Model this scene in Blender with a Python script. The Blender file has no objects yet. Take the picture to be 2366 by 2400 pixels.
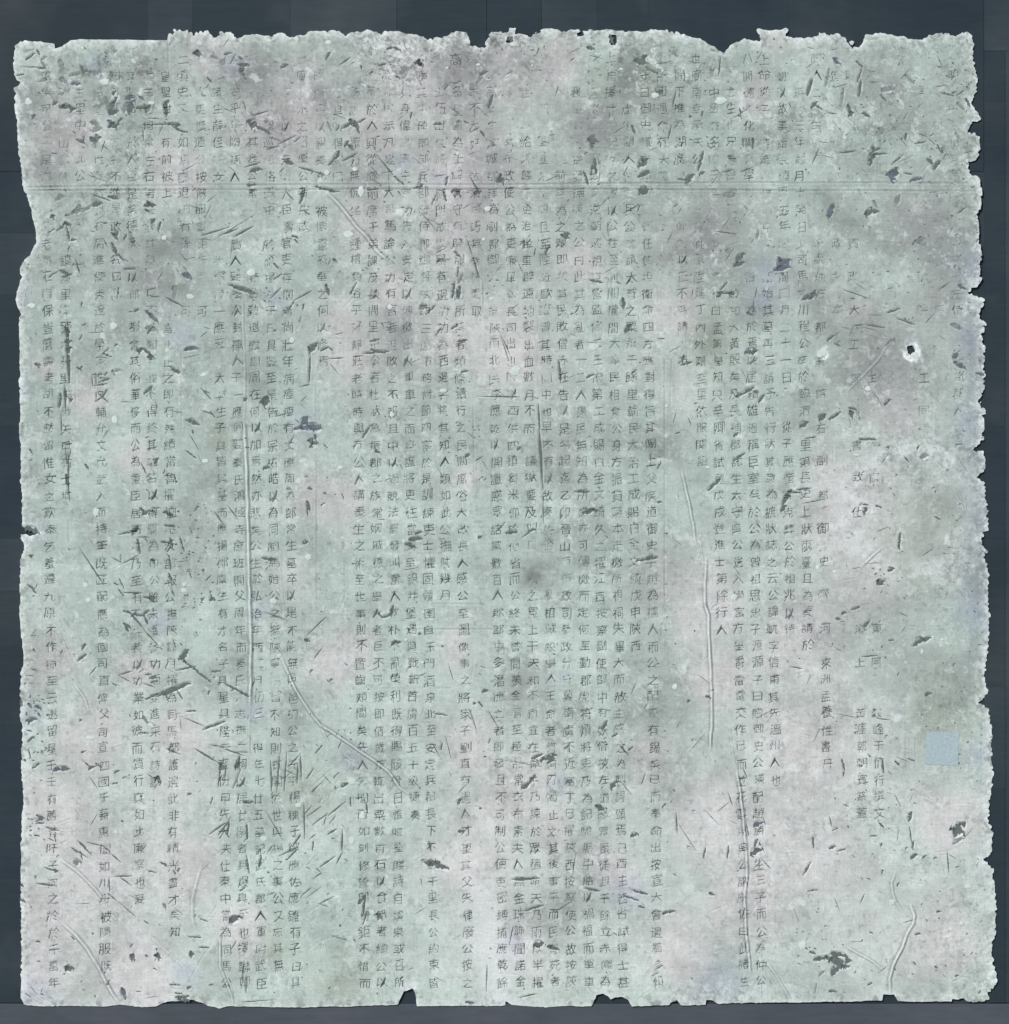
import bpy, math, random
import numpy as np
from mathutils import Vector

# ------------------------------------------------------------------ camera, world, sun
# one drawing unit is a millimetre-like grid cell: 1 u = 0.4 mm, origin at the tablet's middle
S = 0.0004
CX, CY = 1183.0, 1200.0
sc = bpy.context.scene
COL = sc.collection

cam = bpy.data.cameras.new('camera')
cam_o = bpy.data.objects.new('camera', cam)
COL.objects.link(cam_o)
CAM_D = 3.2
cam_o.location = (0, -CAM_D, 0)
cam_o.rotation_euler = (math.radians(90), 0, 0)
cam.sensor_fit = 'VERTICAL'
cam.angle_y = 2 * math.atan((2400 * S / 2) / (CAM_D - 14 * S))
cam.clip_start = 0.1
cam.clip_end = 100
sc.camera = cam_o

SUN = Vector((-0.50, -0.70, 0.54)).normalized()
world = bpy.data.worlds.new("World")
sc.world = world
world.use_nodes = True
wn = world.node_tree
bg = wn.nodes['Background']
sky = wn.nodes.new('ShaderNodeTexSky')
sky.sky_type = 'NISHITA'
sky.sun_disc = False
sky.sun_elevation = math.asin(SUN.z)
sky.sun_rotation = math.atan2(SUN.x, SUN.y) % (2 * math.pi)
wn.links.new(sky.outputs[0], bg.inputs[0])
bg.inputs[1].default_value = 0.10
sun = bpy.data.lights.new('sun', 'SUN')
sun.energy = 3.0
sun.angle = math.radians(0.5)
sun.color = (1.0, 0.96, 0.91)
sun_o = bpy.data.objects.new('sun', sun)
COL.objects.link(sun_o)
sun_o.rotation_euler = SUN.to_track_quat('Z', 'Y').to_euler()
sc.view_settings.view_transform = 'Standard'
sc.view_settings.look = 'None'
sc.view_settings.gamma = 1.0
sc.view_settings.exposure = 0.31

rng = np.random.default_rng(7)
random.seed(7)
TH = 4.0          # thickness of the tablet in units

def lin(r, g, b):
    f = lambda c: ((c / 255 + 0.055) / 1.055) ** 2.4 if c / 255 > 0.04045 else c / 255 / 12.92
    return np.array([f(r), f(g), f(b)])

# ------------------------------------------------------------------ materials
def new_mat(name):
    m = bpy.data.materials.new(name)
    m.use_nodes = True
    nt = m.node_tree
    b = nt.nodes['Principled BSDF']
    return m, nt, b

def noise(nt, scale, detail=4, rough=0.6, coord=None, vscale=None):
    n = nt.nodes.new('ShaderNodeTexNoise')
    n.inputs['Scale'].default_value = scale
    n.inputs['Detail'].default_value = detail
    n.inputs['Roughness'].default_value = rough
    if coord is not None:
        if vscale:
            mp = nt.nodes.new('ShaderNodeMapping')
            mp.inputs['Scale'].default_value = vscale
            nt.links.new(coord, mp.inputs[0])
            nt.links.new(mp.outputs[0], n.inputs['Vector'])
        else:
            nt.links.new(coord, n.inputs['Vector'])
    return n

def maprange(nt, src, a, b, c, d):
    m = nt.nodes.new('ShaderNodeMapRange')
    m.inputs[1].default_value = a; m.inputs[2].default_value = b
    m.inputs[3].default_value = c; m.inputs[4].default_value = d
    nt.links.new(src, m.inputs[0])
    return m.outputs[0]

def scale_col(nt, col, fac):
    v = nt.nodes.new('ShaderNodeVectorMath'); v.operation = 'SCALE'
    nt.links.new(col, v.inputs[0]); nt.links.new(fac, v.inputs['Scale'])
    return v.outputs[0]

def stone_mat():
    m, nt, b = new_mat('weathered_tablet')
    tc = nt.nodes.new('ShaderNodeTexCoord').outputs['Object']
    at = nt.nodes.new('ShaderNodeAttribute'); at.attribute_name = 'tone'
    # fine woven grain, one set of hairs along each direction, and pepper
    n1 = noise(nt, 900, 3, 0.7, tc, (0.12, 1, 1.6))
    n2 = noise(nt, 900, 3, 0.7, tc, (1.6, 1, 0.12))
    n3 = noise(nt, 520, 5, 0.75, tc)
    f1 = maprange(nt, n1.outputs[0], 0.3, 0.7, 0.93, 1.07)
    f2 = maprange(nt, n2.outputs[0], 0.3, 0.7, 0.95, 1.05)
    f3 = maprange(nt, n3.outputs[0], 0.3, 0.7, 0.88, 1.12)
    c = scale_col(nt, scale_col(nt, scale_col(nt, at.outputs['Color'], f1), f2), f3)
    nt.links.new(c, b.inputs['Base Color'])
    b.inputs['Roughness'].default_value = 0.82
    b.inputs['Specular IOR Level'].default_value = 0.25
    ad = nt.nodes.new('ShaderNodeMath'); ad.operation = 'ADD'
    nt.links.new(n3.outputs[0], ad.inputs[0]); nt.links.new(n1.outputs[0], ad.inputs[1])
    bp = nt.nodes.new('ShaderNodeBump')
    bp.inputs['Strength'].default_value = 0.35
    bp.inputs['Distance'].default_value = 0.0005
    nt.links.new(ad.outputs[0], bp.inputs['Height'])
    nt.links.new(bp.outputs[0], b.inputs['Normal'])
    return m

def grime_mat(name, col, spread=0.25, rough=0.75, scale=260):
    m, nt, b = new_mat(name)
    tc = nt.nodes.new('ShaderNodeTexCoord').outputs['Object']
    n = noise(nt, scale, 4, 0.65, tc)
    f = maprange(nt, n.outputs[0], 0.3, 0.7, 1 - spread, 1 + spread)
    rgb = nt.nodes.new('ShaderNodeRGB'); rgb.outputs[0].default_value = (*col, 1)
    nt.links.new(scale_col(nt, rgb.outputs[0], f), b.inputs['Base Color'])
    b.inputs['Roughness'].default_value = rough
    b.inputs['Specular IOR Level'].default_value = 0.25
    bp = nt.nodes.new('ShaderNodeBump'); bp.inputs['Strength'].default_value = 0.3
    bp.inputs['Distance'].default_value = 0.0004
    nt.links.new(n.outputs[0], bp.inputs['Height']); nt.links.new(bp.outputs[0], b.inputs['Normal'])
    return m

M_STONE = stone_mat()
M_INK = grime_mat('dark_groove_fill', (0.050, 0.066, 0.068), 0.35, scale=90)
_nt = M_INK.node_tree; _a = _nt.nodes.new('ShaderNodeAttribute'); _a.attribute_name = 'tone'
for _l in [l for l in _nt.links if l.from_node.type == 'RGB']:
    _t = _l.to_socket; _nt.links.remove(_l); _nt.links.new(_a.outputs['Color'], _t)
M_CHIP = grime_mat('dark_chip_grime', (0.105, 0.130, 0.133), 0.22)
M_CHIPB = grime_mat('blue_black_chip_grime', (0.105, 0.128, 0.160), 0.22)
M_CHIPL = grime_mat('grey_chip_grime', (0.19, 0.225, 0.225), 0.22)
M_SPOT = grime_mat('pale_plaster', (0.50, 0.58, 0.57), 0.10, scale=160)
M_LABEL = grime_mat('pale_blue_paper', (0.32, 0.415, 0.455), 0.14, scale=500)

def board_mat(name, col, lightcol, lo=0.42, hi=0.75):
    m, nt, b = new_mat(name)
    tc = nt.nodes.new('ShaderNodeTexCoord').outputs['Object']
    n = noise(nt, 9, 3, 0.55, tc)
    n2 = noise(nt, 160, 4, 0.6, tc, (0.25, 1, 1.4))
    mix = nt.nodes.new('ShaderNodeMix'); mix.data_type = 'RGBA'
    mix.inputs[6].default_value = (*col, 1); mix.inputs[7].default_value = (*lightcol, 1)
    nt.links.new(maprange(nt, n.outputs[0], lo, hi, 0, 1), mix.inputs[0])
    nt.links.new(scale_col(nt, mix.outputs[2], maprange(nt, n2.outputs[0], 0.3, 0.7, 0.9, 1.1)), b.inputs['Base Color'])
    b.inputs['Roughness'].default_value = 0.7
    b.inputs['Specular IOR Level'].default_value = 0.2
    bp = nt.nodes.new('ShaderNodeBump'); bp.inputs['Strength'].default_value = 0.12
    bp.inputs['Distance'].default_value = 0.0005
    nt.links.new(n2.outputs[0], bp.inputs['Height']); nt.links.new(bp.outputs[0], b.inputs['Normal'])
    return m

M_BOARD = board_mat('slate_blue_board', (0.017, 0.030, 0.041), (0.050, 0.066, 0.076), 0.5, 0.8)
M_BOARD2 = board_mat('dark_slate_strip', (0.016, 0.028, 0.038), (0.034, 0.047, 0.056))
M_LEDGE = board_mat('grey_ledge', (0.050, 0.062, 0.076), (0.066, 0.078, 0.098), 0.3, 0.7)
M_BOARD3 = board_mat('grey_green_slate_board', (0.021, 0.035, 0.047), (0.042, 0.058, 0.068), 0.4, 0.75)
M_BOARD4 = board_mat('ink_blue_board', (0.014, 0.026, 0.038), (0.024, 0.038, 0.050), 0.4, 0.7)

# ------------------------------------------------------------------ helpers
def mesh_obj(name, verts, faces, mat, parent=None, smooth=False):
    me = bpy.data.meshes.new(name)
    me.from_pydata([tuple(v) for v in verts], [], faces)
    if smooth:
        me.polygons.foreach_set('use_smooth', [True] * len(me.polygons))
    me.materials.append(mat)
    o = bpy.data.objects.new(name, me)
    COL.objects.link(o)
    if parent is not None: o.parent = parent
    return o

def W(x, y, h):
    """drawing position (x right, y down) and height h above the tablet's front plane -> metres"""
    return ((x - CX) * S, -(TH + h) * S, (CY - y) * S)

def fade(t): return t * t * (3 - 2 * t)

def vnoise(x, y, cell, seed):
    """smooth value noise in 0..1 with features of size cell"""
    r = np.random.default_rng(seed)
    n = int(3600 / cell) + 8
    L = r.random((n, n)).astype(np.float32)
    u = (x + 300) / cell; v = (y + 300) / cell
    i = np.floor(u).astype(int); j = np.floor(v).astype(int)
    fu = fade(u - i); fv = fade(v - j)
    i = i % (n - 1); j = j % (n - 1)
    return (L[j, i] * (1 - fu) * (1 - fv) + L[j, i + 1] * fu * (1 - fv) + L[j + 1, i] * (1 - fu) * fv + L[j + 1, i + 1] * fu * fv)

def fbm(x, y, cell, seed, octs=4, gain=0.55):
    a = 0; w = 1; t = 0
    for k in range(octs):
        a = a + w * vnoise(x, y, cell / 2 ** k, seed + k); t += w; w *= gain
    return a / t

# ------------------------------------------------------------------ the outline of the tablet
OUT = [(33,114),(36,103),(48,97),(60,95.5),(95,95),(97,98),(127,100),(128,113),(146,107),(165,93),(186,91),(270,91.5),(366,93),(392,93),(394,77),(405,75.5),(408,69),(420,69),(447,72),(453,83),(464,74),(484,73),(502,88),(518,74),(540,74),(555,92),(574,79),(599,79),(617,83),(636,83),(655,75.5),(679,85),(704,83),(717,82),(729,72),(766,71),(794,71),(810,82),(828,72),(850,71),(878,71),(894,82),(903,72),(934,72),(946,74),(983,80),(1002,91),(1023,85),(1048,83),(1058,77),(1070,71),(1095,74),(1100,85),(1103,105),(1120,107),(1137,108),(1140,91),(1157,72),(1191,74),(1196,65),(1208,66),(1207,79),(1216,75),(1244,83),(1266,69),(1297,66),(1328,74),(1340,66),(1359,69),(1362,71),(1424,69),(1468,71),(1499,72),(1530,67),(1561,68),(1598,79),(1641,89),(1660,100),(1685,116),(1697,122),(1713,103),(1747,89),(1784,97),(1781,79),(1770,66),(1784,65),(1803,71),(1843,65),(1851,69),(1843,83),(1865,88),(1890,89),(1915,86),(1920,75.5),(1949,82),(1971,77),(1986,94),(1999,110),(2014,109),(2023,100),(2030,80),(2064,77),(2089,79),(2107,86),(2135,88),(2166,91),(2185,79),(2219,74),(2247,82),(2263,72),(2278,75.5),(2284,97),
(2281,131),(2292,172),(2290,212),(2278,240),(2294,259),(2301,280),(2278,290),(2272,308),(2300,321),(2300,349),(2290,377),(2269,374),(2272,395),(2278,411),(2298,414),(2303,454),(2300,482),(2292,501),(2298,526),(2297,569),(2304,603),(2297,628),(2303,655),(2272,687),(2309,702),(2297,736),(2309,761),(2303,786),(2311,814),(2306,851),(2312,876),(2309,910),(2295,940),(2309,950),(2308,1000),(2304,1031),(2284,1056),(2308,1062),(2312,1099),(2294,1121),(2311,1134),(2315,1186),(2318,1242),(2300,1260),(2309,1288),(2318,1344),(2318,1394),(2320,1437),(2320,1499),(2309,1592),(2318,1624),(2294,1648),(2318,1661),(2325,1717),(2326,1779),(2328,1825),(2322,1878),(2317,1918),(2328,1955),(2325,1999),(2306,2016),(2328,2039),(2334,2079),(2336,2142),(2334,2200),(2325,2210),(2331,2263),(2337,2284),(2337,2309),(2315,2328),(2322,2343),(2315,2348),
(2266,2348),(2259,2340),(2235,2342),(2231,2348),(2142,2349.5),(2106,2348),(2098,2332),(2072,2332),(2069,2346),(2014,2348),(1856,2351),(1797,2351),(1685,2354),(1669,2345),(1657,2346),(1655,2357),(1598,2357),(1589,2346),(1573,2351),(1570,2357),(1483,2360),(1474,2346),(1461,2337),(1440,2339),(1432,2345),(1424,2334),(1415,2330),(1399,2334),(1393,2349.5),(1388,2360),(1337,2359),(1278,2362),(1200,2357),(1186,2348),(1185,2359),(1079,2359),(977,2360),(975,2334),(968,2318),(946,2325),(933,2356),(800,2361),(785,2360),(710,2363),(555,2360),(540,2359),(515,2365),(490,2359),(471,2351),(450,2345),(400,2348),(391,2349),(366,2360),(335,2362),(298,2359),(279,2356),(248,2360),(155,2359),(93,2360),(56,2356),(48,2340),
(49,2235),(48,2110),(49,1986),(51,1918),(54,1881),(51,1831),(50,1810),(51,1704),(46.5,1686),(48,1577),(56,1546),(50,1499),(45,1453),(46.5,1313),(56,1282),(46.5,1251),(73,1256),(92,1248),(78,1239),(53,1234),(51,1230),(50,1168),(46.5,1106),(48,1053),(43.5,1013),(46,966),(45,895),(45,795),(43.5,742),(49,736),(40,718),(37,702),(40,677),(50,649),(45,634),(51,613),(71,594),(84,569),(82,532),(74.5,507),(73,491),(65,464),(54,442),(51,395),(43.5,358),(39,293),(39,271),(34,252),(32.6,228),(37,219),(31,206),(46.5,193),(37,184),(29.5,153)]
HOLES = [[(2128,812),(2138,809),(2147,819),(2148,831),(2141,837),(2129,827)],
         [(1427,76),(1444,82),(1446,96),(1440,107),(1431,98)],
         [(1189,88),(1201,84),(1204,96),(1196,100),(1186,96)],
         [(1351,74),(1364,73),(1369,81),(1354,84)]]

# ------------------------------------------------------------------ marks on the face (x, y in drawing units)
RIDGES = [ # points, half width, height
 ([(766,450),(784,467),(800,485),(820,510),(835,529),(862,557),(884,588),(909,612)], 5.0, 3.6),
 ([(568,693),(570,764),(573,839),(574,913),(572,988)], 3.0, 2.4),
 ([(572,988),(578,1106),(581,1230),(583,1313),(586,1437),(588,1530),(587,1608),(586,1655)], 5.5, 4.4),
 ([(586,1655),(583,1732),(582,1800)], 2.6, 2.0),
 ([(658,1540),(676,1580),(695,1620),(723,1664),(751,1701),(780,1718),(810,1738),(850,1766),(884,1788),(912,1810),(922,1824),(937,1847),(958,1862)], 4.4, 4.2),
 ([(751,1704),(762,1723),(772,1745)], 3.0, 2.6),
 ([(1598,1096),(1603,1124),(1612,1161),(1620,1196),(1626,1230),(1632,1276)], 4.0, 3.4),
 ([(1641,1257),(1646,1292),(1651,1329)], 2.4, 2.2),
 ([(1657,1307),(1654,1369),(1655,1419),(1663,1445),(1663,1484),(1665,1530),(1668,1592),(1670,1655),(1669,1704),(1666,1760)], 4.6, 4.4),
 ([(1655,1714),(1632,1740),(1610,1766)], 3.0, 2.4),
 ([(1673,1714),(1684,1740),(1691,1756)], 1.8, 1.6),
 ([(1663,1428),(1673,1417),(1690,1410)], 3.0, 2.4),
 ([(1710,1686),(1714,1732),(1722,1785),(1728,1806)], 2.4, 2.0),
 ([(1728,1806),(1738,1868),(1744,1924),(1750,1992),(1752,2048),(1747,2110),(1750,2172),(1755,2235),(1761,2284)], 4.4, 4.0),
 ([(1783,2290),(1784,2345)], 2.4, 1.4),
 ([(2101,2045),(2090,2070),(2095,2101),(2110,2129),(2120,2141)], 3.8, 2.8),
 ([(2135,2120),(2145,2148),(2143,2166),(2129,2188),(2115,2225),(2095,2266),(2087,2297),(2089,2331)], 4.8, 4.4),
 ([(1983,2219),(2017,2238),(2048,2256),(2075,2277)], 3.6, 3.2),
 ([(1800,2259),(1819,2284),(1837,2315),(1856,2348)], 3.2, 3.0),
 ([(143,2017),(183,2045),(223,2086),(245,2114)], 4.4, 3.8),
 ([(254,2133),(262,2146),(286,2176),(298,2191)], 3.0, 2.6),
 ([(146,2166),(174,2191),(202,2222),(223,2256),(245,2297),(264,2331),(281,2354)], 5.0, 4.4),
 ([(123,1456),(146,1499),(168,1558)], 3.0, 1.8),
 ([(172,1600),(183,1617),(199,1639),(208,1667)], 3.6, 3.0),
 ([(130,1630),(152,1628),(172,1611)], 2.0, 1.4),
 ([(515,2188),(516,2266),(530,2303),(543,2334),(547,2359)], 3.6, 3.0),
 ([(537,2297),(545,2330),(549,2355)], 2.4, 2.0),
 ([(474,2023),(462,2064),(450,2110),(450,2151),(457,2185)], 5.0, 1.4),
 ([(2014,1335),(2048,1301),(2073,1282)], 4.0, 2.6),
 ([(1977,926),(2017,888),(2058,845),(2092,789)], 4.0, 1.8),
 ([(1977,271),(2005,293),(2017,318)], 3.6, 2.2),
 ([(2008,560),(2018,580),(2024,612)], 2.8, 2.0),
 ([(345,2191),(394,2235),(438,2275)], 4.0, 1.2),
 ([(358,2186),(420,2240)], 3.0, 1.0),
 ([(1118,640),(1128,660),(1131,725)], 3.6, 1.8),
 ([(715,1240),(722,1258),(731,1277)], 3.2, 1.6),
 ([(656,1290),(660,1400),(668,1436)], 3.0, 1.2),
 ([(812,437),(800,470)], 2.6, 2.0),
 ([(1335,500),(1324,522)], 2.6, 2.4),
 ([(756,2190),(762,2225),(768,2248)], 2.6, 1.6),
 ([(58,2325),(75,2338),(98,2353)], 3.0, 2.2),
 ([(330,124),(338,106),(346,97)], 3.0, 1.6), ([(343,124),(350,108),(358,98)], 2.4, 1.4),
 ([(940,2330),(955,2321),(975,2318)], 3.0, 2.4),
 ([(714,2030),(728,2014),(740,2000)], 3.0, 2.2),
 ([(64,655),(56,690),(54,742)], 2.4, 1.4), ([(88,540),(94,565),(78,600)], 2.0, 1.4),
 ([(2090,1060),(2115,1057),(2140,1068),(2170,1090)], 2.4, 1.2),
 ([(2236,1148),(2255,1180),(2264,1210)], 2.6, 1.8), ([(2262,1160),(2265,1200)], 2.2, 2.0),
]
# shallow engraved or folded lines: x1,y1,x2,y2,half width,depth
LINES = [(62,438,500,432,1.5,1.6),(500,432,1200,431,1.5,1.6),(1200,431,1760,427,1.5,1.6),(1760,427,2275,428,1.5,1.4),
 (66,446,470,444,1.5,1.8),(470,444,1220,442,1.5,1.8),(1220,442,1760,445,1.5,1.8),(1760,445,2290,447,1.5,1.6),
 (1017,1416,1135,1416,1.2,.9),(949,1475,1157,1475,1.2,1),(893,1614,1060,1614,1.2,.8),(847,1729,1060,1729,1.2,.8),
 (741,904,744,1504,1.2,.9),(808,1310,808,1430,1.3,.9),(1110,950,1112,1124,1.4,1),(1559,842,1559,1420,1.4,1),(1575,842,1572,950,1.2,.9),
 (710,1441,830,1443,1.2,1),(100,1270,100,1540,1,.5),(425,830,425,1000,1.2,.7),(160,1220,160,1272,1.2,.9),(178,850,176,1010,1.1,.8),
 (179,1780,180,2000,1.1,.7),(1048,370,1048,430,1.4,1.2),(1051,480,1053,560,1.1,.8),(394,95,394,160,1.4,1.2),(396,200,396,320,1.2,.7),(1281,1610,1335,1611,1.1,.8),
 (1152,950,1155,1250,1.1,.5),(2125,1690,2125,1800,1.2,.7),(2147,1730,2147,1800,1.2,.6),(450,2150,600,2152,1.0,.5),(1300,2152,1560,2158,1.0,.4),
 (470,275,800,268,1,.5),(1390,620,1400,840,1,.5),(1425,650,1427,735,1.6,.9),(1435,650,1437,735,1.6,.9),(1606,735,1614,870,1.2,.6)]
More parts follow.
